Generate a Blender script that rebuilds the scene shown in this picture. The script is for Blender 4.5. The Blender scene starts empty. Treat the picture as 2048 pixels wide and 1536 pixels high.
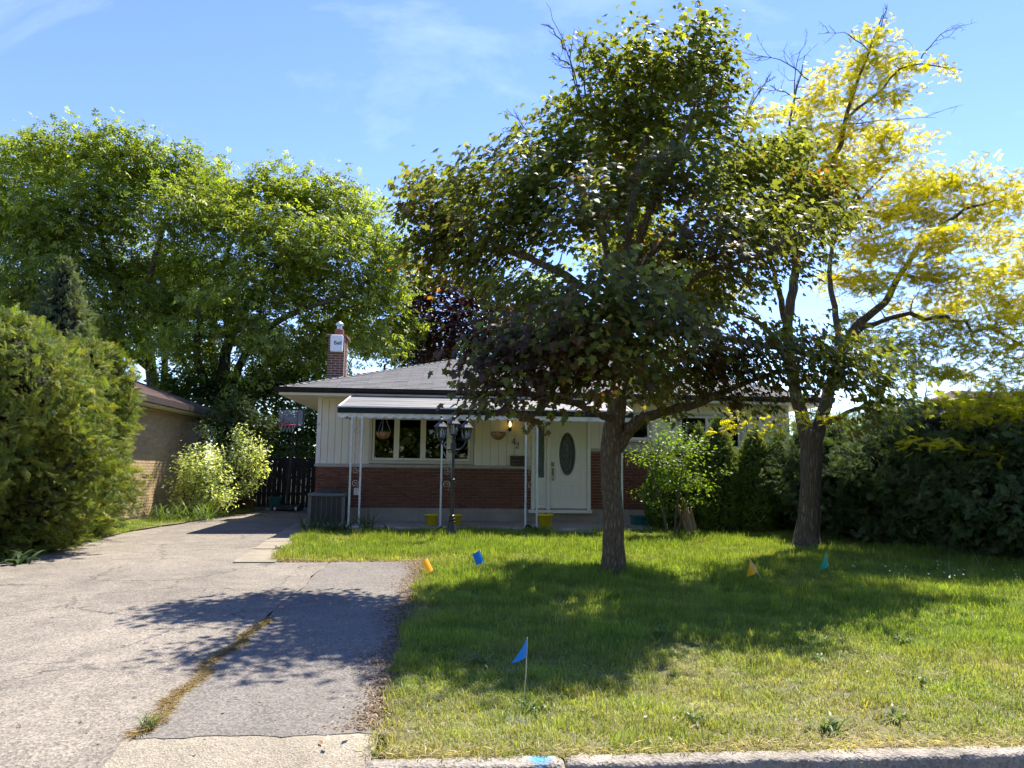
import bpy, math, random
import numpy as np
from mathutils import Vector, Matrix

# ------------------------------------------------------------------ camera, sky, sun, exposure
scene = bpy.context.scene
COL = scene.collection
rng = np.random.default_rng(11)
random.seed(5)

FPX, PW, PH = 1450.0, 2048, 1536
YAW, PITCH, ROLL, EYE = math.radians(4.9), math.radians(6.8), math.radians(0.65), 1.6
_f = np.array([math.sin(YAW) * math.cos(PITCH), math.cos(YAW) * math.cos(PITCH), math.sin(PITCH)])
_r = np.array([math.cos(YAW), -math.sin(YAW), 0.0])
_u = np.cross(_r, _f)
CR = _r * math.cos(ROLL) + _u * math.sin(ROLL)
CU = -_r * math.sin(ROLL) + _u * math.cos(ROLL)
cam_data = bpy.data.cameras.new("camera")
cam = bpy.data.objects.new("camera", cam_data)
COL.objects.link(cam)
cam.matrix_world = Matrix(((CR[0], CU[0], -_f[0], 0), (CR[1], CU[1], -_f[1], 0), (CR[2], CU[2], -_f[2], EYE), (0, 0, 0, 1)))
cam_data.sensor_width = 36.0
cam_data.lens = 36.0 * FPX / PW
cam_data.clip_end = 2000
scene.camera = cam

SUN_DIR = Vector((1.15, 1.55, 3.04)).normalized()
SUN_EL = math.asin(SUN_DIR.z)
SUN_AZ = math.atan2(SUN_DIR.x, SUN_DIR.y)
world = bpy.data.worlds.new("World")
scene.world = world
world.use_nodes = True
wn = world.node_tree
wn.nodes.clear()
w_out = wn.nodes.new("ShaderNodeOutputWorld")
w_bg = wn.nodes.new("ShaderNodeBackground")
w_bg.inputs["Strength"].default_value = 0.112
sky = wn.nodes.new("ShaderNodeTexSky")
sky.sky_type = 'NISHITA'
sky.sun_disc = False
sky.sun_elevation = SUN_EL
sky.sun_rotation = SUN_AZ
sky.air_density = 1.0
sky.dust_density = 0.0
sky.ozone_density = 3.5
# faint cirrus
w_tc = wn.nodes.new("ShaderNodeTexCoord")
w_map = wn.nodes.new("ShaderNodeMapping")
w_map.inputs["Rotation"].default_value = (0.3, 0.5, 0.6)
w_map.inputs["Scale"].default_value = (1.2, 5.0, 3.2)
w_map.inputs["Location"].default_value = (0.35, 0.2, 0.0)
w_n = wn.nodes.new("ShaderNodeTexNoise")
w_n.inputs["Scale"].default_value = 1.6
w_n.inputs["Detail"].default_value = 9.0
w_n.inputs["Roughness"].default_value = 0.62
w_n.inputs["Distortion"].default_value = 0.5
w_r = wn.nodes.new("ShaderNodeMapRange")
w_r.inputs["From Min"].default_value = 0.55
w_r.inputs["From Max"].default_value = 0.85
w_r.inputs["To Max"].default_value = 0.3
w_mix = wn.nodes.new("ShaderNodeMix")
w_mix.data_type = 'RGBA'
w_mix.inputs["B"].default_value = (5.2, 5.8, 6.6, 1)
L = wn.links.new
L(w_tc.outputs["Generated"], w_map.inputs["Vector"])
L(w_map.outputs["Vector"], w_n.inputs["Vector"])
L(w_n.outputs[0], w_r.inputs["Value"])
L(w_r.outputs[0], w_mix.inputs["Factor"])
w_hs = wn.nodes.new("ShaderNodeHueSaturation")
w_hs.inputs["Hue"].default_value = 0.518
w_hs.inputs["Saturation"].default_value = 1.12
L(sky.outputs[0], w_hs.inputs["Color"])
L(w_hs.outputs[0], w_mix.inputs["A"])
L(w_mix.outputs["Result"], w_bg.inputs["Color"])
L(w_bg.outputs[0], w_out.inputs["Surface"])

sun_l = bpy.data.lights.new("sun", 'SUN')
sun_l.energy = 4.35
sun_l.angle = math.radians(0.53)
sun_l.color = (1.0, 0.94, 0.84)
sun = bpy.data.objects.new("sun", sun_l)
COL.objects.link(sun)
sun.rotation_euler = SUN_DIR.to_track_quat('Z', 'Y').to_euler()
sun.location = (20, 24, 50)

vs = scene.view_settings
vs.view_transform = 'Standard'
vs.look = 'None'
vs.exposure = 1.52
vs.gamma = 1.0
vs.use_curve_mapping = False
scene.cycles.max_bounces = 8
scene.cycles.diffuse_bounces = 4
scene.cycles.transmission_bounces = 6
scene.cycles.use_denoising = True

# ------------------------------------------------------------------ helpers
def at(px, py, Y):
    """point of the plane y = Y that the photograph shows at pixel (px, py)"""
    d = _f * FPX + CR * (px - PW / 2) - CU * (py - PH / 2)
    return np.array([0, 0, EYE]) + d * (Y / d[1])

def G(y):
    """height of the lawn: it rises gently from the kerb to the house"""
    y = np.asarray(y, float)
    return .13 + .0185 * (np.minimum(y, 15) - 4) + .01 * np.clip(y - 15, 0, 9)

def g(y):
    return float(G(y))

def props(o, label=None, cat=None, group=None, kind=None):
    if label: o['label'] = label
    if cat: o['category'] = cat
    if group: o['group'] = group
    if kind: o['kind'] = kind
    return o

def thing(name, label, cat, loc=(0, 0, 0), group=None):
    o = bpy.data.objects.new(name, None)
    COL.objects.link(o)
    o.location = loc
    o.empty_display_size = .2
    return props(o, label, cat, group)

def root_loc(o):
    v = Vector((0, 0, 0))
    while o is not None:
        v += o.location
        o = o.parent
    return np.array(v)

def link(name, me, parent=None, **kw):
    o = bpy.data.objects.new(name, me)
    COL.objects.link(o)
    if parent is not None:
        o.parent = parent
    return props(o, **kw)

def kids(o):
    return [c for c in COL.objects if c.parent == o]

def copy_tree(o, parent=None, loc=None):
    ch = kids(o)
    c = o.copy()
    COL.objects.link(c)
    c.parent = parent
    if loc is not None:
        c.location = loc
    for k in ch:
        copy_tree(k, c)
    return c

class MB:
    """collects polygons; build() links them as one mesh object"""
    def __init__(s):
        s.v, s.f = [], []
    def poly(s, pts):
        i = len(s.v)
        s.v += [tuple(p) for p in pts]
        s.f.append(tuple(range(i, i + len(pts))))
        return s
    def box(s, a, b):
        x0, y0, z0 = [min(p, q) for p, q in zip(a, b)]
        x1, y1, z1 = [max(p, q) for p, q in zip(a, b)]
        i = len(s.v)
        s.v += [(x0, y0, z0), (x1, y0, z0), (x1, y1, z0), (x0, y1, z0), (x0, y0, z1), (x1, y0, z1), (x1, y1, z1), (x0, y1, z1)]
        s.f += [tuple(i + k for k in q) for q in ((0, 3, 2, 1), (4, 5, 6, 7), (0, 1, 5, 4), (1, 2, 6, 5), (2, 3, 7, 6), (3, 0, 4, 7))]
        return s
    def bbox(s, a, b, c=.004):
        """box with its front and side edges chamfered"""
        x0, y0, z0 = [min(p, q) for p, q in zip(a, b)]
        x1, y1, z1 = [max(p, q) for p, q in zip(a, b)]
        i = len(s.v)
        def ring(y, k):
            return [(x0 + k, y, z0 + k), (x1 - k, y, z0 + k), (x1 - k, y, z1 - k), (x0 + k, y, z1 - k)]
        s.v += ring(y0, c) + ring(y0 + c, 0) + ring(y1, 0)
        s.f.append((i, i + 1, i + 2, i + 3))
        for r in (0, 4):
            for k in range(4):
                n = (k + 1) % 4
                s.f.append((i + r + k, i + r + 4 + k, i + r + 4 + n, i + r + n))
        s.f.append((i + 11, i + 10, i + 9, i + 8))
        return s
    def tube(s, pts, rad, k=6, cap=True):
        pts = [Vector(p) for p in pts]
        n = len(pts)
        if not hasattr(rad, '__len__'):
            rad = [rad] * n
        i0 = len(s.v)
        ref = None
        for j in range(n):
            t = (pts[min(j + 1, n - 1)] - pts[max(j - 1, 0)])
            if t.length < 1e-9: t = Vector((0, 0, 1))
            t.normalize()
            if ref is None:
                ref = t.orthogonal().normalized()
            ref = (ref - t * ref.dot(t))
            if ref.length < 1e-6: ref = t.orthogonal()
            ref.normalize()
            b = t.cross(ref)
            for q in range(k):
                a = 2 * math.pi * q / k
                s.v.append(tuple(pts[j] + (ref * math.cos(a) + b * math.sin(a)) * rad[j]))
        for j in range(n - 1):
            for q in range(k):
                q2 = (q + 1) % k
                a = i0 + j * k
                s.f.append((a + q, a + q2, a + k + q2, a + k + q))
        if cap:
            s.f.append(tuple(i0 + q for q in range(k))[::-1])
            s.f.append(tuple(i0 + (n - 1) * k + q for q in range(k)))
        return s
    def lathe(s, prof, k=16, c=(0, 0, 0), rot=0.0, cap=True):
        i0 = len(s.v)
        for r, z in prof:
            for q in range(k):
                a = 2 * math.pi * q / k + rot
                s.v.append((c[0] + r * math.cos(a), c[1] + r * math.sin(a), c[2] + z))
        n = len(prof)
        for j in range(n - 1):
            for q in range(k):
                q2 = (q + 1) % k
                a = i0 + j * k
                s.f.append((a + q, a + q2, a + k + q2, a + k + q))
        if cap:
            s.f.append(tuple(i0 + q for q in range(k))[::-1])
            s.f.append(tuple(i0 + (n - 1) * k + q for q in range(k)))
        return s
    def mesh(s, name, off=(0, 0, 0)):
        me = bpy.data.meshes.new(name)
        ox, oy, oz = off
        me.from_pydata([(x - ox, y - oy, z - oz) for x, y, z in s.v], [], s.f)
        me.update()
        return me
    def build(s, name, m, parent=None, local=False, smooth=False, **kw):
        off = (0, 0, 0)
        if parent is not None and not local:
            off = root_loc(parent)
        me = s.mesh(name, off)
        me.materials.append(m)
        if smooth:
            me.polygons.foreach_set("use_smooth", [True] * len(me.polygons))
        return link(name, me, parent, **kw)

def np_mesh(name, V, T, mat, tint=None, smooth=False, n=3):
    """V (k,3) verts, T (m,n) faces, tint (k,3) per-vertex colour"""
    me = bpy.data.meshes.new(name)
    V = np.ascontiguousarray(V, np.float32)
    T = np.ascontiguousarray(T, np.int32)
    me.vertices.add(len(V))
    me.vertices.foreach_set("co", V.ravel())
    me.loops.add(T.size)
    me.loops.foreach_set("vertex_index", T.ravel())
    me.polygons.add(len(T))
    me.polygons.foreach_set("loop_start", np.arange(0, T.size, n, dtype=np.int32))
    if smooth:
        me.polygons.foreach_set("use_smooth", np.ones(len(T), bool))
    me.update(calc_edges=True)
    if tint is not None:
        a = me.attributes.new("tint", 'FLOAT_COLOR', 'POINT')
        c = np.ones((len(V), 4), np.float32)
        c[:, :3] = tint
        a.data.foreach_set("color", c.ravel())
    me.materials.append(mat)
    return me

def nrm(a):
    return a / np.maximum(np.linalg.norm(a, axis=-1, keepdims=True), 1e-9)

# ------------------------------------------------------------------ materials
class NT:
    def __init__(s, name):
        s.m = bpy.data.materials.new(name)
        s.m.use_nodes = True
        s.t = s.m.node_tree
        s.t.nodes.clear()
        s.out = s.t.nodes.new("ShaderNodeOutputMaterial")
    def n(s, typ, **kw):
        o = s.t.nodes.new(typ)
        for k, v in kw.items():
            if k in ('op',):
                o.operation = v
            elif hasattr(o, k) and k not in o.inputs:
                setattr(o, k, v)
            else:
                s.put(o.inputs[k.replace('_', ' ')] if k.replace('_', ' ') in o.inputs else o.inputs[k], v)
        return o
    def put(s, sock, v):
        if isinstance(v, bpy.types.NodeSocket):
            s.t.links.new(v, sock)
        elif hasattr(v, 'outputs'):
            s.t.links.new(v.outputs[0], sock)
        else:
            if sock.type == 'RGBA' and len(v) == 3:
                v = (*v, 1)
            sock.default_value = v
    def coord(s, kind='Object', scale=(1, 1, 1)):
        tc = s.n("ShaderNodeTexCoord")
        mp = s.n("ShaderNodeMapping")
        s.put(mp.inputs[0], tc.outputs[kind])
        mp.inputs['Scale'].default_value = scale
        return mp.outputs[0]
    def noise(s, vec, scale, detail=4, rough=.55, dist=0.0):
        o = s.n("ShaderNodeTexNoise")
        s.put(o.inputs['Vector'], vec)
        o.inputs['Scale'].default_value = scale
        o.inputs['Detail'].default_value = detail
        o.inputs['Roughness'].default_value = rough
        o.inputs['Distortion'].default_value = dist
        return o.outputs[0]
    def ramp(s, fac, stops):
        o = s.n("ShaderNodeValToRGB")
        s.put(o.inputs[0], fac)
        e = o.color_ramp.elements
        while len(e) > len(stops): e.remove(e[-1])
        while len(e) < len(stops): e.new(.5)
        for k, (p, c) in enumerate(stops):
            e[k].position = p
            e[k].color = (*c, 1) if hasattr(c, '__len__') else (c, c, c, 1)
        return o.outputs[0]
    def mix(s, fac, a, b, mode='MIX'):
        o = s.n("ShaderNodeMix")
        o.data_type = 'RGBA'
        o.blend_type = mode
        s.put(o.inputs['Factor'], fac)
        s.put(o.inputs['A'], a)
        s.put(o.inputs['B'], b)
        return o.outputs['Result']
    def math(s, op, a, b=0.0, c=None, clamp=False):
        o = s.n("ShaderNodeMath")
        o.operation = op
        o.use_clamp = clamp
        s.put(o.inputs[0], a)
        s.put(o.inputs[1], b)
        if c is not None: s.put(o.inputs[2], c)
        return o.outputs[0]
    def bump(s, h, strength=.3, dist=.01):
        o = s.n("ShaderNodeBump")
        s.put(o.inputs['Height'], h)
        o.inputs['Strength'].default_value = strength
        o.inputs['Distance'].default_value = dist
        return o.outputs[0]
    def bsdf(s, col, rough=.6, spec=.4, metal=0.0, normal=None, coat=0.0):
        o = s.n("ShaderNodeBsdfPrincipled")
        s.put(o.inputs['Base Color'], col)
        s.put(o.inputs['Roughness'], rough)
        s.put(o.inputs['Specular IOR Level'], spec)
        s.put(o.inputs['Metallic'], metal)
        s.put(o.inputs['Coat Weight'], coat)
        if normal is not None: s.put(o.inputs['Normal'], normal)
        return o
    def done(s, sh):
        s.put(s.out.inputs['Surface'], sh)
        return s.m

def M(name, c1, c2=None, scale=6, rough=.6, spec=.4, metal=0.0, bump=0.0, bscale=60, bdist=.004, kind='Object', stretch=(1, 1, 1), coat=0.0, lo=.35, hi=.65):
    t = NT(name)
    v = t.coord(kind, stretch)
    col = c1
    if c2 is not None:
        col = t.mix(t.ramp(t.noise(v, scale, 6), [(lo, 0.0), (hi, 1.0)]), c1, c2)
    nr = t.bump(t.noise(v, bscale, 5), bump, bdist) if bump else None
    return t.done(t.bsdf(col, rough, spec, metal, nr, coat))

def M_piece(name, cols, rough=.85, jitter=.25, bump=.5, bscale=90, spec=.2, grain=(1, 1, 1), stain=None):
    """pieces that differ one from the next: picks by object and by mesh island"""
    t = NT(name)
    oi = t.n("ShaderNodeObjectInfo")
    ge = t.n("ShaderNodeNewGeometry")
    r = t.math('FRACT', t.math('ADD', oi.outputs['Random'], ge.outputs['Random Per Island']))
    col = t.ramp(r, [(k / max(1, len(cols) - 1), c) for k, c in enumerate(cols)])
    v = t.coord('Object', grain)
    off = t.n("ShaderNodeVectorMath")
    off.operation = 'ADD'
    t.put(off.inputs[0], v)
    t.put(off.inputs[1], t.math('MULTIPLY', r, 37.0))
    nz = t.noise(off.outputs[0], 28, 6)
    col = t.mix(jitter, col, t.ramp(nz, [(.3, .25), (.7, 1.0)]), 'MULTIPLY')
    if stain:
        geo = t.n("ShaderNodeNewGeometry")
        col = t.mix(t.ramp(t.noise(geo.outputs['Position'], 1.3, 5), [(.42, 0.0), (.7, .55)]), col, stain)
    return t.done(t.bsdf(col, rough, spec, 0, t.bump(t.noise(off.outputs[0], bscale, 4), bump, .004)))

def M_leaf(name, trans=.45, rough=.45, spec=.35, tmul=(1.7, 1.9, .7), source='GEOMETRY'):
    t = NT(name)
    a = t.n("ShaderNodeAttribute")
    a.attribute_type = source
    a.attribute_name = "tint"
    p = t.bsdf(a.outputs['Color'], rough, spec)
    tr = t.n("ShaderNodeBsdfTranslucent")
    t.put(tr.inputs['Color'], t.mix(1.0, a.outputs['Color'], tmul, 'MULTIPLY'))
    mx = t.n("ShaderNodeMixShader")
    mx.inputs[0].default_value = trans
    t.put(mx.inputs[1], p)
    t.put(mx.inputs[2], tr)
    return t.done(mx)

def M_bark(name, c1, c2, sx=14, sz=2.5, strength=1.0, moss=None):
    t = NT(name)
    v = t.coord('Object', (sx, sx, sz))
    vo = t.n("ShaderNodeTexVoronoi")
    vo.feature = 'DISTANCE_TO_EDGE'
    vo.inputs['Scale'].default_value = 2.4
    wob = t.n("ShaderNodeVectorMath")
    wob.operation = 'ADD'
    nz = t.n("ShaderNodeTexNoise")
    t.put(nz.inputs['Vector'], v)
    nz.inputs['Scale'].default_value = 1.0
    nz.inputs['Detail'].default_value = 4
    t.put(wob.inputs[0], v)
    t.put(wob.inputs[1], nz.outputs['Color'])
    t.put(vo.inputs['Vector'], wob.outputs[0])
    h = t.ramp(vo.outputs['Distance'], [(0.0, 0.0), (.28, 1.0)])
    n2 = t.noise(v, 2.2, 6)
    hh = t.math('ADD', h, t.math('MULTIPLY', n2, .6))
    col = t.mix(t.math('MULTIPLY', hh, .7, clamp=True), c1, c2)
    if moss:
        col = t.mix(t.ramp(t.noise(t.coord('Object'), 3.0, 5), [(.5, 0.0), (.72, .6)]), col, moss)
    return t.done(t.bsdf(col, .9, .15, 0, t.bump(hh, strength, .02)))

def M_glass(name, tint=(.6, .65, .65), gloss=1.0, rough=.02, ripple=0.0):
    t = NT(name)
    tr = t.n("ShaderNodeBsdfTransparent")
    t.put(tr.inputs[0], tint)
    gl = t.n("ShaderNodeBsdfGlossy")
    gl.inputs['Roughness'].default_value = rough
    fr = t.n("ShaderNodeFresnel")
    fr.inputs[0].default_value = 1.5
    if ripple:
        b = t.bump(t.noise(t.coord('Object'), 26, 3), ripple, .02)
        t.put(gl.inputs['Normal'], b)
    mx = t.n("ShaderNodeMixShader")
    t.put(mx.inputs[0], t.math('MULTIPLY', fr.outputs[0], gloss, clamp=True))
    t.put(mx.inputs[1], tr)
    t.put(mx.inputs[2], gl)
    return t.done(mx)

def M_asphalt(name, c_lo, c_hi, cracks=True, fleck=.5):
    t = NT(name)
    v = t.coord('Object')
    agg = t.n("ShaderNodeTexVoronoi")
    t.put(agg.inputs['Vector'], v)
    agg.inputs['Scale'].default_value = 75
    vr = t.n("ShaderNodeTexVoronoi")
    t.put(vr.inputs['Vector'], v)
    vr.inputs['Scale'].default_value = 190
    big = t.noise(v, .55, 6, .6)
    mid = t.noise(v, 3.5, 6, .65)
    col = t.mix(t.ramp(t.math('ADD', t.math('MULTIPLY', big, .6), t.math('MULTIPLY', mid, .4)), [(.36, 0.0), (.62, 1.0)]), c_lo, c_hi)
    sp = t.ramp(agg.outputs['Color'], [(0.0, 1 - fleck), (.5, 1.0), (1.0, 1 + fleck * .9)])
    col = t.mix(.75, col, sp, 'MULTIPLY')
    sp2 = t.ramp(vr.outputs['Color'], [(0.0, .62), (1.0, 1.3)])
    col = t.mix(.6, col, sp2, 'MULTIPLY')
    h = t.math('ADD', agg.outputs['Distance'], t.math('MULTIPLY', vr.outputs['Distance'], .5))
    if cracks:
        nz = t.n("ShaderNodeTexNoise")
        t.put(nz.inputs['Vector'], v)
        nz.inputs['Scale'].default_value = 1.7
        nz.inputs['Detail'].default_value = 7
        nz.inputs['Roughness'].default_value = .65
        w = t.n("ShaderNodeVectorMath")
        w.operation = 'MULTIPLY_ADD'
        t.put(w.inputs[0], nz.outputs['Color'])
        w.inputs[1].default_value = (.9, .9, 0)
        t.put(w.inputs[2], v)
        cr = t.n("ShaderNodeTexVoronoi")
        cr.feature = 'DISTANCE_TO_EDGE'
        t.put(cr.inputs['Vector'], w.outputs[0])
        cr.inputs['Scale'].default_value = .62
        gate = t.ramp(t.noise(v, .9, 3), [(.40, 0.0), (.50, 1.0)])
        lim = t.math('MULTIPLY', gate, t.ramp(cr.outputs['Distance'], [(0.0, .9), (.013, 0.0)]))
        col = t.mix(lim, col, (.05, .045, .04))
        col = t.mix(t.ramp(t.noise(v, 1.55, 5, .55), [(.60, 0.0), (.74, .42)]), col, (.075, .068, .06))
        # dry tan fines settled in patches
        col = t.mix(t.ramp(t.noise(v, 1.1, 8, .7), [(.6, 0.0), (.78, .45)]), col, (.30, .24, .17))
    return t.done(t.bsdf(col, .9, .25, 0, t.bump(h, .55, .004)))

def M_concrete(name, c1, c2, speck=.35, bump=.4):
    t = NT(name)
    v = t.coord('Object')
    col = t.mix(t.ramp(t.noise(v, 1.6, 8, .65), [(.35, 0.0), (.65, 1.0)]), c1, c2)
    vr = t.n("ShaderNodeTexVoronoi")
    t.put(vr.inputs['Vector'], v)
    vr.inputs['Scale'].default_value = 95
    col = t.mix(speck, col, t.ramp(vr.outputs['Color'], [(0.0, .5), (.6, 1.0), (1.0, 1.25)]), 'MULTIPLY')
    col = t.mix(t.ramp(t.noise(v, 5, 6), [(.55, 0.0), (.8, .35)]), col, (.12, .10, .08))
    return t.done(t.bsdf(col, .88, .25, 0, t.bump(t.math('ADD', t.noise(v, 45, 6), vr.outputs['Distance']), bump, .006)))

m_asphalt = M_asphalt('old_asphalt', (.135, .118, .098), (.245, .212, .168), True, .7)
m_pad = M_asphalt('newer_asphalt', (.125, .112, .097), (.190, .169, .143), cracks=False, fleck=.65)
m_road = M_asphalt('road_asphalt', (.07, .066, .062), (.12, .115, .105), cracks=True)
m_conc = M_concrete('pale_concrete', (.22, .19, .14), (.33, .285, .21), .75, .7)
m_found = M_concrete('grey_concrete', (.30, .25, .185), (.41, .35, .27), .15, .3)
m_soil = M('lawn_soil', (.085, .075, .035), (.15, .135, .055), scale=3.0, rough=.95, bump=.8, bscale=40, bdist=.02)
m_earth = M('far_ground', (.07, .09, .03), (.11, .12, .05), scale=.3, rough=.95)
m_brick = M_piece('red_brick', [(.17, .066, .042), (.225, .088, .055), (.19, .074, .049), (.255, .106, .068), (.20, .077, .048)], jitter=.35)
m_cbrick = M_piece('chimney_brick', [(.14, .07, .055), (.18, .09, .07), (.12, .06, .05), (.2, .105, .085)], jitter=.35)
m_tbrick = M_piece('tan_brick', [(.50, .36, .20), (.57, .42, .25), (.47, .33, .18), (.53, .39, .22)], jitter=.2)
m_mortar = M('mortar', (.46, .36, .29), (.54, .44, .36), scale=20, rough=.95, bump=.4)
m_siding = M('cream_siding', (.84, .765, .60), (.78, .70, .53), scale=1.6, rough=.55, spec=.3)
m_trim = M('cream_trim', (.60, .54, .42), (.55, .49, .37), scale=3, rough=.6)
m_sill = M('stone_sill', (.40, .37, .31), (.48, .44, .37), scale=12, rough=.85, bump=.3)
m_white = M('white_vinyl', (.84, .79, .68), (.79, .74, .63), scale=2, rough=.4)
m_door = M('white_door_paint', (.85, .80, .67), None, rough=.4)
m_black = M('black_gutter', (.012, .012, .013), (.018, .018, .018), scale=4, rough=.5, spec=.25)
m_shingle = M_piece('grey_shingle', [(.175, .17, .165), (.215, .21, .203), (.19, .185, .18), (.245, .238, .23), (.20, .195, .19)], jitter=.6, bump=.9, bscale=260)
m_bshingle = M_piece('brown_shingle', [(.12, .075, .06), (.16, .105, .085), (.14, .09, .075)], jitter=.4, bump=.6, bscale=200)
m_brown = M('dark_brown_gutter', (.05, .035, .028), (.065, .045, .036), rough=.45)
m_awn = M('weathered_awning', (.24, .23, .215), (.10, .097, .095), scale=2.6, rough=.6, spec=.25, bump=.15, stretch=(.35, 5, 5))
m_val = M('valance_enamel', (.78, .77, .72), (.55, .55, .52), scale=9, rough=.5)
m_postw = M('white_iron', (.68, .70, .66), (.58, .58, .53), scale=9, rough=.45)
m_scroll = M('mottled_white_iron', (.60, .55, .48), (.36, .22, .15), scale=14, rough=.6, lo=.45, hi=.7)  # off-white iron mottled with brown by noise
m_glass = M_glass('window_glass', (.35, .37, .36))
t = NT('leaded_glass')
_v = t.coord('Object')
_vo = t.n("ShaderNodeTexVoronoi"); t.put(_vo.inputs['Vector'], _v); _vo.inputs['Scale'].default_value = 38
_p = t.bsdf(t.mix(_vo.outputs['Color'], (.10, .115, .10), (.30, .32, .28)), .22, .8, 0, t.bump(t.math('ADD', _vo.outputs['Distance'], t.noise(_v, 30, 4)), .8, .02))  # grey-green cell colours stand in for reflections in the glass
_tr = t.n("ShaderNodeBsdfTransparent"); _tr.inputs[0].default_value = (.5, .55, .5, 1)
_mx = t.n("ShaderNodeMixShader"); _mx.inputs[0].default_value = .72
t.put(_mx.inputs[1], _tr); t.put(_mx.inputs[2], _p)
m_leaded = t.done(_mx)
m_lampglass = M_glass('lamp_glass', (.82, .84, .82), 1.6, .05, .5)
m_lead = M('lead_came', (.05, .05, .045), None, rough=.4, metal=.7)
m_brass = M('worn_brass', (.30, .24, .14), (.22, .18, .11), rough=.35, metal=.9)
m_int = M('dark_interior', (.05, .045, .04), None, rough=.9)
m_iron = M('black_iron', (.022, .024, .025), (.04, .042, .043), scale=12, rough=.38, spec=.5)
m_yellow = M('yellow_plastic', (.66, .50, .010), None, rough=.4)
m_dirt = M('potting_soil', (.035, .025, .018), (.06, .045, .03), scale=30, rough=1, bump=1)
m_coco = M('coco_fibre', (.40, .22, .085), (.20, .10, .04), scale=30, rough=.95, bump=1.0, bscale=90, bdist=.02)
m_ac = M('grey_enamel', (.17, .16, .135), (.13, .122, .105), rough=.5)
m_acd = M('dark_coil', (.035, .034, .032), (.05, .048, .045), scale=60, rough=.7)
m_anten = M('white_plastic', (.78, .79, .79), None, rough=.35)
m_ink = M('navy_print', (.015, .02, .04), None, rough=.5)
m_clay = M('clay_flue', (.38, .13, .075), (.30, .10, .06), rough=.85)
m_zinc = M('zinc', (.45, .46, .46), None, rough=.35, metal=.8)
m_fence = M_piece('dark_weathered_board', [(.05, .04, .03), (.075, .06, .045), (.06, .045, .035)], jitter=.4, grain=(4, 4, .5))
m_gate = M_piece('brown_board', [(.16, .095, .055), (.2, .125, .075), (.18, .105, .06)], jitter=.4, grain=(.5, 4, 4))
m_hoopframe = M('black_plastic', (.025, .03, .028), None, rough=.5)
t = NT('clear_backboard')
_d = t.bsdf((.44, .46, .46), .3, .5); _tr = t.n("ShaderNodeBsdfTransparent"); _tr.inputs[0].default_value = (.8, .84, .84, 1)  # pale diffuse haze painted in for reflections on the clear panel
_mx = t.n("ShaderNodeMixShader"); _mx.inputs[0].default_value = .38
t.put(_mx.inputs[1], _tr); t.put(_mx.inputs[2], _d)
m_poly = t.done(_mx)
m_red = M('red_paint', (.42, .03, .03), None, rough=.45)
m_net = M('white_net', (.6, .6, .58), None, rough=.9)
m_teal = M('teal_plastic', (.02, .16, .13), None, rough=.5)
m_greenbin = M('green_plastic', (.015, .11, .095), (.02, .14, .12), rough=.5)
m_blue = M('blue_flag_vinyl', (.0, .22, .78), None, rough=.45)
m_orange = M('orange_flag_vinyl', (.92, .42, .01), None, rough=.45)
m_green = M('green_flag_vinyl', (.0, .34, .2), None, rough=.45)
m_wire = M('steel_wire', (.5, .5, .48), None, rough=.35, metal=.7)
m_stone = M('field_stone', (.28, .24, .19), (.40, .36, .30), scale=7, rough=.9, bump=.8, bscale=20, bdist=.01)
m_mail = M('bronze_mailbox', (.10, .075, .05), (.075, .055, .038), rough=.4, metal=.4)
m_bark = M_bark('maple_bark', (.085, .058, .034), (.25, .185, .115), 13, 3.0, 1.0)
m_lbark = M_bark('locust_bark', (.065, .047, .031), (.19, .145, .098), 9, 1.4, 1.0)
m_dbark = M_bark('dark_bark', (.05, .04, .032), (.12, .1, .08), 8, 2, .8)
m_twig = M('twig_bark', (.075, .06, .045), (.11, .09, .07), scale=10, rough=.9)
m_dead = M('dead_wood', (.22, .14, .08), (.32, .24, .16), scale=9, rough=.95, bump=.8, bscale=30, stretch=(4, 4, .6))
m_maple = M_leaf('maple_leaf', .46, .5, .28, (2.3, 2.2, .75))
m_locust = M_leaf('locust_leaf', .55, .5, .2, (1.45, 1.45, .22))
m_elm = M_leaf('broad_leaf', .45, .5, .3, (2.0, 2.1, .65))
m_purple = M_leaf('purple_leaf', .3, .35, .45, (2.2, 1.2, 1.0))
m_cedar = M_leaf('cedar_spray', .36, .6, .25, (1.7, 1.8, .6))
m_ispray = M_leaf('cedar_spray_i', .36, .6, .25, (1.7, 1.8, .6), 'INSTANCER')
m_bushl = M_leaf('bush_leaf', .5, .45, .35, (1.8, 1.9, .5))
m_grass = M_leaf('grass_blade', .42, .5, .3, (1.7, 1.7, .6), 'INSTANCER')
m_blade = M_leaf('plant_blade', .4, .45, .35, (1.7, 1.8, .6))

# ------------------------------------------------------------------ the ground, driveway, road, kerb
def ribbon(name, ys, xl, xr, zf, nx, mat, wob=0.0, yw=0.0, parent=None, label=None, cat=None, kind='structure'):
    V, Fc = [], []
    for j, y in enumerate(ys):
        for i in range(nx + 1):
            t = i / nx
            x = xl(y) * (1 - t) + xr(y) * t
            if wob and i in (0, nx):
                x += wob * (math.sin(y * 5.1 + i) * .5 + math.sin(y * 13.7 + 2 * i) * .3 + math.sin(y * 31 + i) * .2)
            yy = y
            if yw and j == 0: yy = y + yw * (math.sin(x * 9.3) * .5 + math.sin(x * 23.1) * .3 + math.sin(x * 51) * .2)
            V.append((x, yy, zf(x, y)))
    for j in range(len(ys) - 1):
        for i in range(nx):
            a = j * (nx + 1) + i
            Fc.append((a, a + 1, a + nx + 2, a + nx + 1))
    me = np_mesh(name, np.array(V), np.array(Fc), mat, None, True, 4)
    return link(name, me, parent, label=label, cat=cat, kind=kind)

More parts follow.
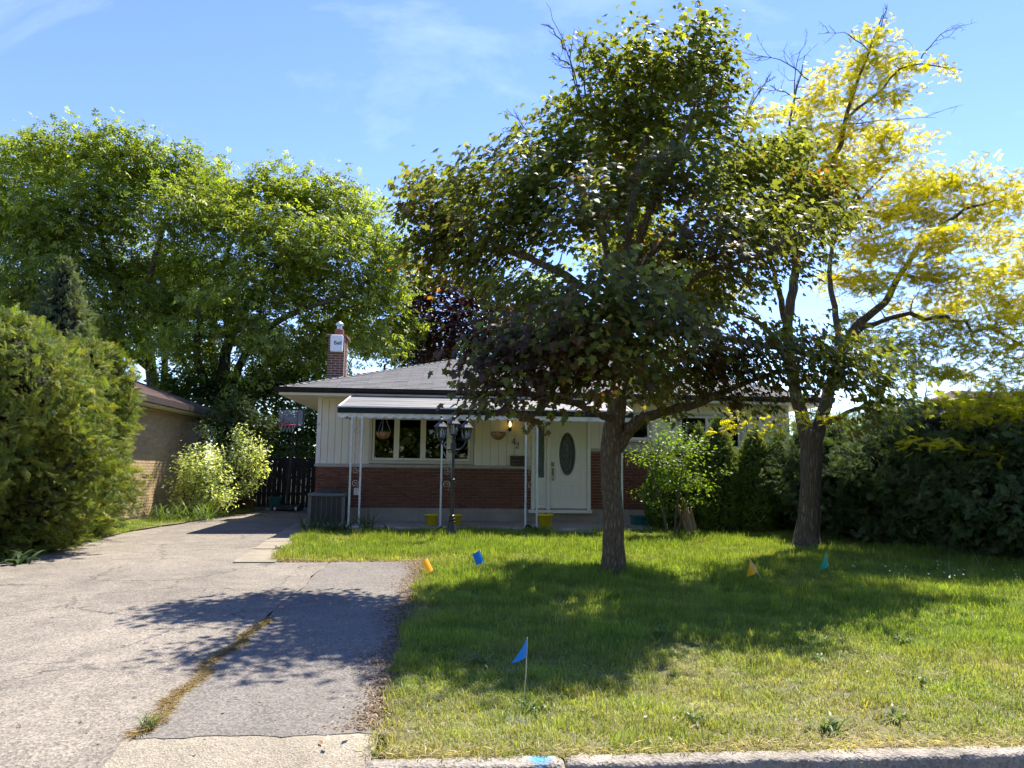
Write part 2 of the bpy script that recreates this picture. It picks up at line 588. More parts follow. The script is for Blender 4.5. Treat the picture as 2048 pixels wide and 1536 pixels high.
def lump(x, y):
    return .012 * math.sin(x * 1.7 + .5 * y) + .01 * math.sin(y * 2.3 - x * .8) + .006 * math.sin(x * 4.1 + y * 3.3)

def ground_z(x, y):
    if y < 4.15:
        return -.06
    return g(y) - .07 + (0 if y > 4.3 else 0)
ys = [-400, -120, -40, -12, -4, 0, 3, 4.14, 4.16, 5, 7, 10, 13, 15, 18, 21, 24, 30, 40, 60, 100, 180, 400]
ribbon('ground', ys, lambda y: -400, lambda y: 400, ground_z, 8, m_earth, label='green ground running out to the horizon', cat='ground')
ribbon('road', [-5, -2, 0, 2, 3.5, 3.785], lambda y: -80, lambda y: 80, lambda x, y: 0.0, 20, m_road, label='dark asphalt street in front of the kerb', cat='road')

def drive_z(x, y):
    if y < 4.22:
        t = (y - 3.66) / .56
        return .004 + t * (g(4.22) - .012 - .004)
    return g(y) - .012 + .006 * math.sin(x * 1.1 + y * .7)
def drive_l(y):
    if y < 11: return -6.25 - max(0, 5.2 - y) * .25
    return -6.22 + max(0, y - 15) * .14
def drive_r(y):
    return -1.70 if y < 10.86 else -3.07 - (y - 10.86) * .06
YS = lambda a, b, s: list(np.arange(a, b, s)) + [b]
ribbon('driveway', YS(3.66, 10.84, .16), drive_l, lambda y: -1.70 + .02 * math.sin(y * 3), drive_z, 24, m_asphalt, .02, label='cracked pale grey asphalt driveway on the left', cat='driveway')
ribbon('driveway', YS(10.84, 22.4, .25), drive_l, lambda y: -3.0 - (y - 10.86) * .065 if y > 11.1 else -1.70, lambda x, y: drive_z(x, y), 16, m_asphalt, .02, label='far half of the asphalt driveway running beside the house', cat='driveway')
ribbon('parking_pad', YS(4.30, 11.12, .14), lambda y: -1.69 + .02 * math.sin(y * 3), lambda y: -.30 + .04 * math.sin(y * 2.2), lambda x, y: drive_z(x, y) + .0045, 24, m_pad, .012, .03, label='darker asphalt parking pad between driveway seam and lawn', cat='parking pad')
ribbon('apron', YS(3.66, 4.42, .07), lambda y: -1.72, lambda y: -.36, lambda x, y: drive_z(x, y) + .0015 - .004 * (y > 4.35), 16, m_conc, .02, label='pale concrete apron at the foot of the parking pad', cat='apron')

# concrete strip beside the upper lawn: slabs one by one
strip = thing('concrete_walk', 'pale concrete slab strip between driveway and upper lawn', 'walk', (-2.8, 10.9, .25))
strip['kind'] = 'structure'
for y0, y1 in ((10.9, 12.32), (12.36, 13.3), (13.34, 14.75), (14.79, 16.2), (16.24, 17.6), (17.64, 19.0), (19.04, 20.6)):
    b = MB()
    xl0, xr0 = -3.04 - (y0 - 10.86) * .062, -2.45 - (y0 - 10.86) * .085
    xl1, xr1 = -3.04 - (y1 - 10.86) * .062, -2.45 - (y1 - 10.86) * .085
    dz = rng.normal(0, .004)
    p = [(xl0, y0, g(y0) + dz), (xr0, y0, g(y0) + dz), (xr1, y1, g(y1) + dz), (xl1, y1, g(y1) + dz)]
    q = [(x, y, z - .08) for x, y, z in p]
    b.poly(p)
    for k in range(4):
        n = (k + 1) % 4
        b.poly([q[k], q[n], p[n], p[k]])
    b.build('slab', m_conc, strip)

# lawns
def lawn_z(x, y): return g(y) + lump(x, y) - .01
lawn = ribbon('lawn', YS(3.915, 10.98, .2), lambda y: -.32, lambda y: 26, lawn_z, 60, m_soil, .05, label='front lawn of long sunlit and shaded grass', cat='lawn')
ribbon('lawn', YS(10.98, 17.4, .3), lambda y: -2.47 - (y - 10.86) * .085, lambda y: 26, lambda x, y: drive_z(x, y) - .006 if y < 10.99 else lawn_z(x, y) - (.02 if y > 15 else 0), 60, m_soil, .05, label='upper strip of lawn in front of the porch', cat='lawn')
ribbon('verge', YS(3.8, 23, .4), lambda y: -14, lambda y: drive_l(y) + .03, lambda x, y: g(y) + .01, 10, m_soil, .08, label='grass verge under the cedars left of the driveway', cat='verge')
ribbon('side_driveway', YS(3.75, 24, .6), lambda y: 10.6, lambda y: 15.5, lambda x, y: g(y) + .05, 6, m_conc, 0, label='pale paving behind the right hedge', cat='driveway')

# kerb: separate cast lengths
t = NT('kerb_concrete')
v = t.coord('Object')
geo = t.n("ShaderNodeNewGeometry")
col = t.mix(t.ramp(t.noise(v, 4, 8, .7), [(.3, 0.0), (.7, 1.0)]), (.20, .175, .14), (.40, .355, .29))
vr = t.n("ShaderNodeTexVoronoi"); t.put(vr.inputs['Vector'], v); vr.inputs['Scale'].default_value = 60
col = t.mix(.6, col, t.ramp(vr.outputs['Color'], [(0.0, .45), (.6, 1.0), (1.0, 1.3)]), 'MULTIPLY')
dst = t.n("ShaderNodeVectorMath"); dst.operation = 'DISTANCE'
t.put(dst.inputs[0], geo.outputs['Position']); dst.inputs[1].default_value = (.50, 3.87, .15)
bl = t.math('MULTIPLY', t.ramp(t.math('ADD', dst.outputs['Value'], t.math('MULTIPLY', t.noise(v, 16, 4), .09)), [(.075, 1.0), (.125, 0.0)]), .8)
col = t.mix(bl, col, (.04, .30, .58))
m_kerb = t.done(t.bsdf(col, .9, .25, 0, t.bump(t.math('ADD', t.noise(v, 30, 8, .7), vr.outputs['Distance']), .7, .012)))
kerb = thing('kerb', 'weathered concrete kerb along the front of the lawn', 'kerb', (0, 3.9, 0))
kerb['kind'] = 'structure'
def kerb_section(x0, x1):
    prof = [(3.787, -.05), (3.785, .06), (3.787, .116), (3.794, .134), (3.812, .142), (3.86, .143), (3.918, .139), (3.935, .10)]
    n = max(4, int((x1 - x0) / .035))
    r2 = np.random.default_rng(int(abs(x0) * 97) + 3)
    V, Fc = [], []
    for i in range(n + 1):
        x = x0 + (x1 - x0) * i / n
        e = 1.0 if 0 < i < n else 0.5
        for k, (y, z) in enumerate(prof):
            a = .004 if k in (3, 4) else .0022
            V.append((x, y + r2.normal(0, a) + (.012 if (k in (2, 3) and r2.random() < .06) else 0), z - (0 if e == 1 else .012 * (k > 1)) + r2.normal(0, a * .8) * (k > 0)))
    m = len(prof)
    for i in range(n):
        for k in range(m - 1):
            a = i * m + k
            Fc.append((a, a + m, a + m + 1, a + 1))
    b = MB(); b.v = V; b.f = Fc
    b.f.append(tuple(range(m))); b.f.append(tuple(n * m + k for k in range(m))[::-1])
    return b
for x0, x1 in ((-.38, .615), (.63, 3.7), (3.715, 6.8), (6.815, 9.9), (9.915, 10.6)):
    kerb_section(x0, x1).build('kerb_section', m_kerb, kerb, smooth=True)

# ------------------------------------------------------------------ the house
HX0, HX1, HY0, HY1 = -3.02, 8.23, 17.0, 25.2
house = thing('bungalow', 'brick and cream siding bungalow with grey hip roof', 'house', (2.6, 21.0, g(17)))

def wall_cells(b, xs0, xs1, z0, z1, holes, y0, y1):
    xs = sorted({xs0, xs1, *[h[0] for h in holes], *[h[1] for h in holes]})
    zs = sorted({z0, z1, *[h[2] for h in holes], *[h[3] for h in holes]})
    for i in range(len(xs) - 1):
        for k in range(len(zs) - 1):
            cx, cz = (xs[i] + xs[i + 1]) / 2, (zs[k] + zs[k + 1]) / 2
            if not any(h[0] < cx < h[1] and h[2] < cz < h[3] for h in holes):
                b.box((xs[i], y0, zs[k]), (xs[i + 1], y1, zs[k + 1]))

ZF, ZS, ZS2, ZE = .72, 1.64, 2.10, 3.22          # foundation top, sill bands, soffit
W1 = (-1.77, .50, 1.80, 2.80)                     # front window
DO = (1.93, 3.34, .70, 2.84)                      # door with sidelight
W2 = (5.52, 7.02, 2.18, 2.96)                     # bedroom window
W3 = (4.02, 4.78, 2.36, 2.96)                     # small window
b = MB()
wall_cells(b, HX0 + .02, HX1 - .02, ZF, ZE, [W1, DO, W2, W3], HY0 + .035, HY0 + .18)
b.box((HX0 + .02, HY0 + .18, ZF), (HX0 + .18, HY1, ZE))
b.box((HX1 - .18, HY0 + .18, ZF), (HX1 - .02, HY1, ZE))
b.box((HX0 + .18, HY1 - .16, ZF), (HX1 - .18, HY1, ZE))
b.build('wall', m_mortar, house)
b = MB()
b.box((HX0 + .01, HY0 + .01, 0), (HX1 - .01, HY1, ZF - .001))
b.build('foundation', m_found, house)
b = MB()
b.box((HX0 + .2, HY0 + 2.6, ZF + .01), (HX1 - .2, HY0 + 2.7, ZE - .02))
b.box((HX0 + .2, HY0 + .2, ZF + .002), (HX1 - .2, HY0 + 2.6, ZF + .02))
b.box((HX0 + .2, HY0 + .2, ZE - .02), (HX1 - .2, HY0 + 2.6, ZE - .004))
b.build('room_lining', m_int, house)

# bricks, one by one
BL, BH, J = .220, .0575, .0125
def brick_me(name, w, mat):
    me = MB().bbox((0, 0, 0), (w, .06, BH), .003).mesh(name)
    me.materials.append(mat)
    return me
bm_full, bm_half = brick_me('brick', BL, m_brick), brick_me('brick', (BL - J) / 2, m_brick)
rest = MB()
hl = root_loc(house)
def course(x0, x1, z, odd, individually):
    x = x0
    first = True
    while x < x1 - .02:
        w = BL
        if first and odd: w = (BL - J) / 2
        w = min(w, x1 - x)
        first = False
        y = HY0 + rng.normal(0, .0012)
        if individually and (abs(w - BL) < 1e-6 or abs(w - (BL - J) / 2) < 1e-6):
            o = link('brick', bm_full if w > .15 else bm_half, house)
            o.location = Vector((x, y, z)) - Vector(hl)
        else:
            rest.bbox((x, y, z), (x + w, y + .06, z + BH), .003)
        x += w + J
nrow = 13
for r in range(nrow):
    z = ZF + .002 + r * (BH + J)
    course(HX0, DO[0] - .004, z, r % 2, r >= 2)
for r in range(19):
    z = ZF + .002 + r * (BH + J)
    course(DO[1] + .004, HX1, z, r % 2, False)
# soldier-side brickwork of the left and right end walls
for r in range(nrow):
    z = ZF + .002 + r * (BH + J)
    y = HY0 + .064 + (r % 2) * .116
    while y < HY1 - .25:
        rest.box((HX0 - .0, y, z), (HX0 + .06, y + BL, z + BH))
        rest.box((HX1 - .06, y, z), (HX1, y + BL, z + BH))
        y += BL + J
rest.build('brickwork', m_brick, house, kind='stuff')
# stone bands
b = MB()
b.bbox((HX0 - .03, HY0 - .035, ZS - .002), (DO[0] - .004, HY0 + .034, ZS + .066), .006)
b.bbox((HX0 - .03, HY0 + .036, ZS - .002), (HX0 + .05, HY1, ZS + .066), .006)
b.build('sill_band', m_sill, house)
b = MB()
b.bbox((DO[1] + .004, HY0 - .035, ZS2 - .03), (HX1 + .03, HY0 + .034, ZS2 + .036), .006)
b.build('sill_band', m_sill, house)

# vertical siding boards
def board(x0, x1, z0, z1, y=HY0, th=.03):
    MB().bbox((x0, y, z0), (x1, y + th, z1), .005).build('siding_board', m_siding, house)
def boards(x0, x1, z0, z1, step=.168):
    n = max(1, round((x1 - x0) / step))
    s = (x1 - x0) / n
    for k in range(n):
        board(x0 + k * s + .002, x0 + (k + 1) * s - .003, z0, z1, HY0 + .002 * (k % 2))
zb = ZS + .068
MB().bbox((HX0 - .012, HY0 - .014, zb), (HX0 + .085, HY0 + .033, ZE), .005).build('corner_trim', m_white, house)
boards(HX0 + .088, W1[0] - .06, zb, ZE)
boards(W1[0] - .06, W1[1] + .06, W1[3] + .07, ZE, .3)
boards(W1[1] + .085, DO[0] - .004, zb, ZE, .2)
boards(DO[0], DO[1], DO[3] + .01, ZE, .3)
boards(DO[1] + .004, W3[0] - .05, ZS2 + .038, ZE, .19)
boards(W3[0] - .05, W3[1] + .05, W3[3] + .05, ZE, .2)
boards(W3[1] + .05, W2[0] - .05, ZS2 + .038, ZE, .17)
boards(W2[0] - .05, W2[1] + .05, W2[3] + .05, ZE, .3)
boards(W2[1] + .05, HX1 - .09, ZS2 + .038, ZE, .165)
MB().bbox((HX1 - .085, HY0 - .014, ZS2 + .038), (HX1 + .012, HY0 + .033, ZE), .005).build('corner_trim', m_white, house)
b = MB()
b.box((HX0 - .01, HY0 + .035, zb), (HX0 + .018, HY1, ZE))
b.box((HX1 - .018, HY0 + .035, zb), (HX1 + .01, HY1, ZE))
b.build('side_siding', m_siding, house)

# roof
EX0, EX1, EY0, EY1, EZ = -3.79, 8.98, 16.4, 25.8, 3.375
PT = .333
RT = (EY1 - EY0) / 2
RZ = EZ + RT * PT
rA, rB = (EX0 + RT, EY0 + RT, RZ), (EX1 - RT, EY0 + RT, RZ)
c = [(EX0, EY0, EZ), (EX1, EY0, EZ), (EX1, EY1, EZ), (EX0, EY1, EZ)]
roof = MB()
roof.poly([c[0], c[1], rB, rA]); roof.poly([c[1], c[2], rB]); roof.poly([c[2], c[3], rA, rB]); roof.poly([c[3], c[0], rA])
dn = [(x, y, z - .05) for x, y, z in c]
roof.poly(dn[::-1])
for k in range(4):
    n = (k + 1) % 4
    roof.poly([dn[k], dn[n], c[n], c[k]])
roof_o = roof.build('roof', m_shingle, house)
sl = math.atan(PT)
sw, sh_ = .305, .148
tab = MB()
def tab_geo(b, w, origin, ux, up, nv):
    o, ux, up, nv = [np.array(q, float) for q in (origin, ux, up, nv)]
    p = lambda a, s, h: o + ux * a + up * s + nv * h
    L_ = sh_ + .02
    a0, a1 = .003, w - .003
    b.poly([p(a0, 0, .014), p(a1, 0, .014), p(a1, L_, .003), p(a0, L_, .003)])
    b.poly([p(a0, 0, .0), p(a1, 0, .0), p(a1, 0, .014), p(a0, 0, .014)])
    b.poly([p(a0, 0, .0), p(a0, 0, .014), p(a0, L_, .003), p(a0, L_, .0)])
    b.poly([p(a1, 0, .0), p(a1, L_, .0), p(a1, L_, .003), p(a1, 0, .014)])
tab_geo(tab, sw, (0, 0, 0), (1, 0, 0), (0, math.cos(sl), math.sin(sl)), (0, -math.sin(sl), math.cos(sl)))
tab_me = tab.mesh('shingle')
tab_me.materials.append(m_shingle)
stuff = MB()
count = 0
slope_len = RT / math.cos(sl)
ncourse = int(slope_len / sh_)
roof_l = root_loc(roof_o)
for k in range(ncourse):
    s = k * sh_
    yo, zo = EY0 + s * math.cos(sl), EZ + s * math.sin(sl) + .002
    dx = s * math.cos(sl)
    x = EX0 + dx + .02
    end = EX1 - dx - .02
    x += -(k * .137 % sw)
    while x < end:
        a, e = max(x, EX0 + dx + .015), min(x + sw, end)
        if e - a > .03:
            if e - a > sw - 1e-4 and k < 24 and x < 1.15 and count < 300:
                o = link('shingle', tab_me, roof_o)
                o.location = Vector((a, yo, zo + .0008 * (count % 3))) - Vector(roof_l)
                count += 1
            else:
                tab_geo(stuff, e - a, (a, yo, zo + .0008 * random.randint(0, 2)), (1, 0, 0), (0, math.cos(sl), math.sin(sl)), (0, -math.sin(sl), math.cos(sl)))
        x += sw
# end slopes
for sx, X in ((1, EX0), (-1, EX1)):
    for k in range(ncourse):
        s = k * sh_
        d = s * math.cos(sl)
        y = EY0 + d + .02
        while y < EY1 - d - .05:
            w = min(sw, EY1 - d - .02 - y)
            tab_geo(stuff, w, (X + sx * d, y, EZ + s * math.sin(sl) + .002), (0, 1, 0), (sx * math.cos(sl), 0, math.sin(sl)), (-sx * math.sin(sl), 0, math.cos(sl)))
            y += sw
# hip and ridge caps
def caps(p0, p1):
    p0, p1 = Vector(p0), Vector(p1)
    d = (p1 - p0)
    n = int(d.length / .14)
    d.normalize()
    side = d.cross(Vector((0, 0, 1))).normalized()
    for k in range(n):
        a = p0 + d * (k * .14)
        e = a + d * .17
        up = Vector((0, 0, 1))
        for sgn in (-1, 1):
            lo = side * sgn * .13 - up * .028
            stuff.poly([a + up * .034, a + lo + up * .022, e + lo + up * .010, e + up * .018])
        stuff.poly([a + side * .13 - up * .010, a + up * .034, a - side * .13 - up * .010])
caps(c[0], rA); caps(c[1], rB); caps(rA, rB)
stuff.build('shingling', m_shingle, roof_o, kind='stuff')
# gutters with a rolled lip
def gutter(p0, p1, out):
    p0, p1, out = np.array(p0), np.array(p1), np.array(out)
    prof = [(.0, .0), (.0, -.115), (.045, -.115), (.075, -.07), (.085, -.03), (.10, -.02), (.10, .0), (.088, .0), (.086, -.012), (.012, -.012)]
    b = MB()
    A = [p0 + out * a + np.array([0, 0, h]) for a, h in prof]
    B = [p1 + out * a + np.array([0, 0, h]) for a, h in prof]
    n = len(prof)
    for k in range(n):
        m = (k + 1) % n
        b.poly([A[k], B[k], B[m], A[m]])
    b.poly(A[::-1]); b.poly(B)
    b.build('gutter', m_black, house)
gutter((EX0 - .085, EY0 - .002, EZ + .012), (EX1 + .085, EY0 - .002, EZ + .012), (0, -1, 0))
gutter((EX0 - .002, EY0 - .0, EZ + .010), (EX0 - .002, EY1, EZ + .010), (-1, 0, 0))
gutter((EX1 + .002, EY0 - .0, EZ + .010), (EX1 + .002, EY1, EZ + .010), (1, 0, 0))
b = MB()
b.box((EX0, EY0, EZ - .155), (EX1, EY0 + .03, EZ - .052))
b.box((EX0, EY0 + .03, EZ - .155), (EX0 + .03, EY1, EZ - .052))
b.box((EX1 - .03, EY0 + .03, EZ - .155), (EX1, EY1, EZ - .052))
b.build('fascia', m_white, house)
for k in range(17):
    x = EX0 + .032 + k * .142
    MB().bbox((x + .002, EY0 + .032, ZE + .004), (x + .139, HY0 + .04, ZE + .012), .002).build('soffit_panel', m_white, house)
b = MB()
b.box((EX0 + .032 + 17 * .142, EY0 + .032, ZE + .004), (EX1 - .031, HY0 + .04, ZE + .012))
b.box((EX0 + .031, HY0 + .042, ZE + .003), (HX0 + .02, EY1 - .05, ZE + .011))
b.box((HX1 - .02, HY0 + .042, ZE + .003), (EX1 - .031, EY1 - .05, ZE + .011))
b.build('soffit', m_white, house)

# chimney (house > chimney > brick)
CX0, CX1, CY0, CY1, CZ1 = -3.40, -2.94, 20.2, 20.85, 5.22
b = MB()
b.box((CX0 + .008, CY0 + .008, 3.3), (CX1 - .008, CY1 - .008, CZ1))
chim = b.build('chimney', m_mortar, house)
cl = root_loc(chim)
cb = brick_me('brick', .215, m_cbrick)
cbh = brick_me('brick', .1025, m_cbrick)
side = MB()
r = 0
z = 3.62
while z + BH < CZ1 + .01:
    xs = [(CX0, .215), (CX0 + .23, .215)] if r % 2 == 0 else [(CX0, .1025), (CX0 + .115, .215), (CX0 + .345, .1025)]
    for x, w in xs:
        if z > 3.75:
            o = link('brick', cb if w > .2 else cbh, chim)
            o.location = Vector((x, CY0 + rng.normal(0, .001), z)) - Vector(cl)
        side.box((x, CY1 - .05, z), (x + w, CY1, z + BH))
    for y, w in ([(CY0 + .07, .2), (CY0 + .285, .2)] if r % 2 else [(CY0 + .07, .1), (CY0 + .185, .215), (CY0 + .415, .15)]):
        side.box((CX1 - .05, y, z), (CX1, y + w, z + BH))
        side.box((CX0, y, z), (CX0 + .05, y + w, z + BH))
    z += BH + J
    r += 1
side.build('side_brickwork', m_cbrick, chim, kind='stuff')
b = MB()
b.bbox((CX0 - .04, CY0 - .04, CZ1 + .001), (CX1 + .05, CY1 + .04, CZ1 + .07), .012)
b.build('chimney_cap', m_cbrick, chim)
b = MB()
b.lathe([(.13, 0), (.13, .19), (.115, .20), (.115, .1)], 16, ((CX0 + CX1) / 2 + .02, CY0 + .3, CZ1 + .07))
b.build('flue_tile', m_clay, chim)
b = MB()
b.lathe([(.075, 0), (.075, .12), (.11, .13), (.11, .19), (.02, .26)], 16, ((CX0 + CX1) / 2 + .02, CY0 + .3, CZ1 + .25))
b.build('flue_vent', m_zinc, chim)

# front window (house > window > frame, mullion, pane)
def window(W, splits, panes_y, depth=.06, trim=.075):
    x0, x1, z0, z1 = W
    b = MB()
    for a, e in (((x0 - trim, z0 - trim), (x1 + trim, z0)), ((x0 - trim, z1), (x1 + trim, z1 + trim)), ((x0 - trim, z0), (x0, z1)), ((x1, z0), (x1 + trim, z1))):
        b.bbox((a[0], HY0 - .03, a[1]), (e[0], HY0 + .06, e[1]), .006)
    w = b.build('window', m_trim, house)
    fw = .055
    f = MB()
    yf = HY0 + .015
    f.bbox((x0 + .002, yf, z0 + .002), (x1 - .002, yf + depth, z0 + fw), .005)
    f.bbox((x0 + .002, yf, z1 - fw), (x1 - .002, yf + depth, z1 - .002), .005)
    f.bbox((x0 + .002, yf + .001, z0 + fw), (x0 + fw, yf + depth, z1 - fw), .005)
    f.bbox((x1 - fw, yf + .001, z0 + fw), (x1 - .002, yf + depth, z1 - fw), .005)
    f.build('frame', m_white, w)
    xs = [x0 + fw] + list(splits) + [x1 - fw]
    mw = .062
    for s in splits:
        MB().bbox((s - mw, yf + .003, z0 + fw), (s + mw, yf + depth, z1 - fw), .006).build('mullion', m_white, w)
    for k in range(len(xs) - 1):
        a = xs[k] + (mw if k else 0)
        e = xs[k + 1] - (mw if k < len(xs) - 2 else 0)
        MB().box((a, yf + .03, z0 + fw), (e, yf + .038, z1 - fw)).build('pane', m_glass, w)
    return w
window(W1, [-1.212, -.602, .005], None)
window(W2, [6.22], None, trim=.05)
window(W3, [], None, trim=.05)

# entrance (door, sidelight)
ent = MB()
x0, x1, z0, z1 = DO
dx0, dx1 = 2.385, 3.255
for a, e in (((x0, z0), (x0 + .085, z1)), ((dx0 - .09, z0), (dx0 - .006, z1)), ((dx1 + .006, z0), (x1, z1))):
    ent.bbox((a[0], HY0 - .03, a[1]), (e[0], HY0 + .12, e[1]), .006)
ent.bbox((x0 + .086, HY0 - .025, z1 - .085), (dx0 - .091, HY0 + .12, z1), .006)
ent.bbox((dx0 - .005, HY0 - .025, z1 - .085), (dx1 + .005, HY0 + .12, z1), .006)
entrance = ent.build('door_frame', m_door, house)
MB().bbox((x0 - .06, HY0 - .11, z0 - .075), (x1 + .02, HY0 + .02, z0 - .004), .008).build('threshold', m_white, entrance)
# sidelight
sx0, sx1 = x0 + .087, dx0 - .092
b = MB()
gz0, gz1 = 1.44, 2.66
b.box((sx0, HY0 + .03, z0 + .03), (sx1, HY0 + .07, gz0)); b.box((sx0, HY0 + .03, gz1), (sx1, HY0 + .07, z1 - .086))
b.box((sx0, HY0 + .03, gz0), (sx0 + .05, HY0 + .07, gz1)); b.box((sx1 - .05, HY0 + .03, gz0), (sx1, HY0 + .07, gz1))
b.bbox((sx0 + .04, HY0 + .022, z0 + .12), (sx1 - .04, HY0 + .031, gz0 - .1), .006)
sl_o = b.build('sidelight', m_door, house)
MB().box((sx0 + .05, HY0 + .045, gz0), (sx1 - .05, HY0 + .052, gz1)).build('pane', m_leaded, sl_o)
b = MB()
xm = (sx0 + sx1) / 2
for s in (-1, 1):
    pts = [(xm + s * .055 * math.cos(q) ** 1, HY0 + .043, gz0 + .12 + k * .06) for k, q in enumerate(np.linspace(-1.2, 4.4, 18))]
    b.tube(pts, .004, 4)
for zz in (gz0 + .08, gz1 - .08):
    b.box((sx0 + .05, HY0 + .041, zz - .004), (sx1 - .05, HY0 + .045, zz + .004))
b.build('came', m_lead, sl_o)
# door slab with an oval light
DZ0, DZ1 = z0 + .03, z1 - .088
oc = at(1134.6, 908, 17.03)
OX, OZ, OW, OH = oc[0], oc[2], .195, .505
def oval(w, h, n=48):
    return [(OX + w * math.cos(2 * math.pi * k / n), OZ + h * math.sin(2 * math.pi * k / n)) for k in range(n)]
n = 48
b = MB()
inner = oval(OW, OH, n)
yd = HY0 + .03
# outer ring of the slab split into 4 quads around the ellipse via radial projection to the rectangle
def to_rect(x, z):
    ux, uz = x - OX, z - OZ
    tx = ((dx1 - OX) if ux > 0 else (dx0 - OX)) / ux if abs(ux) > 1e-9 else 1e9
    tz = ((DZ1 - OZ) if uz > 0 else (DZ0 - OZ)) / uz if abs(uz) > 1e-9 else 1e9
    t_ = min(tx, tz)
    return OX + ux * t_, OZ + uz * t_
outer = [to_rect(*p) for p in inner]
corners = [(dx1, DZ1), (dx0, DZ1), (dx0, DZ0), (dx1, DZ0)]
for k in range(n):
    m = (k + 1) % n
    pts = [inner[k], outer[k]]
    for cx_, cz_ in corners:
        o1, o2 = outer[k], outer[m]
        if (abs(o1[0] - cx_) < 1e-6 and abs(o2[1] - cz_) < 1e-6 and abs(o1[1] - cz_) > 1e-6 and abs(o2[0] - cx_) > 1e-6) or (abs(o1[1] - cz_) < 1e-6 and abs(o2[0] - cx_) < 1e-6 and abs(o1[0] - cx_) > 1e-6 and abs(o2[1] - cz_) > 1e-6):
            pts.append((cx_, cz_))
    pts += [outer[m], inner[m]]
    b.poly([(p[0], yd, p[1]) for p in pts])
    b.poly([(inner[k][0], yd, inner[k][1]), (inner[m][0], yd, inner[m][1]), (inner[m][0], yd + .045, inner[m][1]), (inner[k][0], yd + .045, inner[k][1])])
door = b.build('door', m_door, house)
ring = MB()
for (w1, h1, y1), (w2, h2, y2) in (((OW + .045, OH + .045, yd), (OW + .035, OH + .035, yd - .016)), ((OW + .035, OH + .035, yd - .016), (OW + .012, OH + .012, yd - .016)), ((OW + .012, OH + .012, yd - .016), (OW - .004, OH - .004, yd + .012))):
    A, B = oval(w1, h1, n), oval(w2, h2, n)
    for k in range(n):
        m = (k + 1) % n
        ring.poly([(A[k][0], y1, A[k][1]), (A[m][0], y1, A[m][1]), (B[m][0], y2, B[m][1]), (B[k][0], y2, B[k][1])])
ring.build('oval_surround', m_door, door, smooth=True)
MB().poly([(x, yd + .02, z) for x, z in oval(OW - .002, OH - .002, n)]).build('oval_glass', m_leaded, door)
came = MB()
for w, h in ((OW - .012, OH - .012), (OW - .05, OH - .06), (OW - .065, OH - .08), (OW - .13, OH - .2)):
    pts = [(x, yd + .014, z) for x, z in oval(w, h, 36)]
    came.tube(pts + [pts[0]], .0075 if w > OW - .02 else .0042, 4, False)
for k in range(8):
    a = math.pi * k / 4 + .3
    came.tube([(OX + (OW - .13) * math.cos(a), yd + .014, OZ + (OH - .2) * math.sin(a)), (OX + (OW - .05) * math.cos(a + .25), yd + .014, OZ + (OH - .06) * math.sin(a + .25))], .0035, 4)
for s in (-1, 1):
    came.tube([(OX + s * .05 * math.sin(q * 2), yd + .014, OZ - .28 + q * .19) for q in np.linspace(0, 3, 16)], .0035, 4)
came.build('came', m_lead, door)
# raised mouldings
def mould(bm_, x0_, x1_, z0_, z1_, w=.022):
    for a, e in (((x0_, z0_), (x1_, z0_ + w)), ((x0_, z1_ - w), (x1_, z1_)), ((x0_, z0_ + w), (x0_ + w, z1_ - w)), ((x1_ - w, z0_ + w), (x1_, z1_ - w))):
        bm_.bbox((a[0], yd - .009, a[1]), (e[0], yd + .002, e[1]), .006)
b = MB()
mould(b, dx0 + .13, dx1 - .13, OZ - OH - .13, OZ + OH + .12)
b.build('moulding', m_door, door)
for a, e in ((dx0 + .13, dx0 + .385), (dx1 - .385, dx1 - .13)):
    b = MB()
    mould(b, a, e, DZ0 + .22, DZ0 + .54)
    b.bbox((a + .05, yd - .007, DZ0 + .27), (e - .05, yd + .002, DZ0 + .49), .012)
    b.build('raised_panel', m_door, door)
hx = dx0 + .062
b = MB()
b.bbox((hx - .035, yd - .022, 1.70), (hx + .03, yd + .001, 1.80), .008)
b.lathe([(.02, 0), (.02, .012), (.0, .014)], 12, (hx, yd - .03, 1.745))
b.build('deadbolt', m_brass, door)
b = MB()
b.bbox((hx - .026, yd - .012, 1.50), (hx + .026, yd + .001, 1.67), .008)
b.tube([(hx, yd - .01, 1.60), (hx, yd - .055, 1.585), (hx, yd - .062, 1.50), (hx, yd - .05, 1.42), (hx, yd - .012, 1.395)], [.012, .012, .011, .011, .012], 8)
b.tube([(hx, yd + .0, 1.39), (hx, yd - .016, 1.39)], .02, 10)
b.build('door_handle', m_brass, door)
MB().box((dx0, yd + .001, z0 - .003), (dx1, yd + .05, z0 + .029)).build('door_sweep', m_black, door)

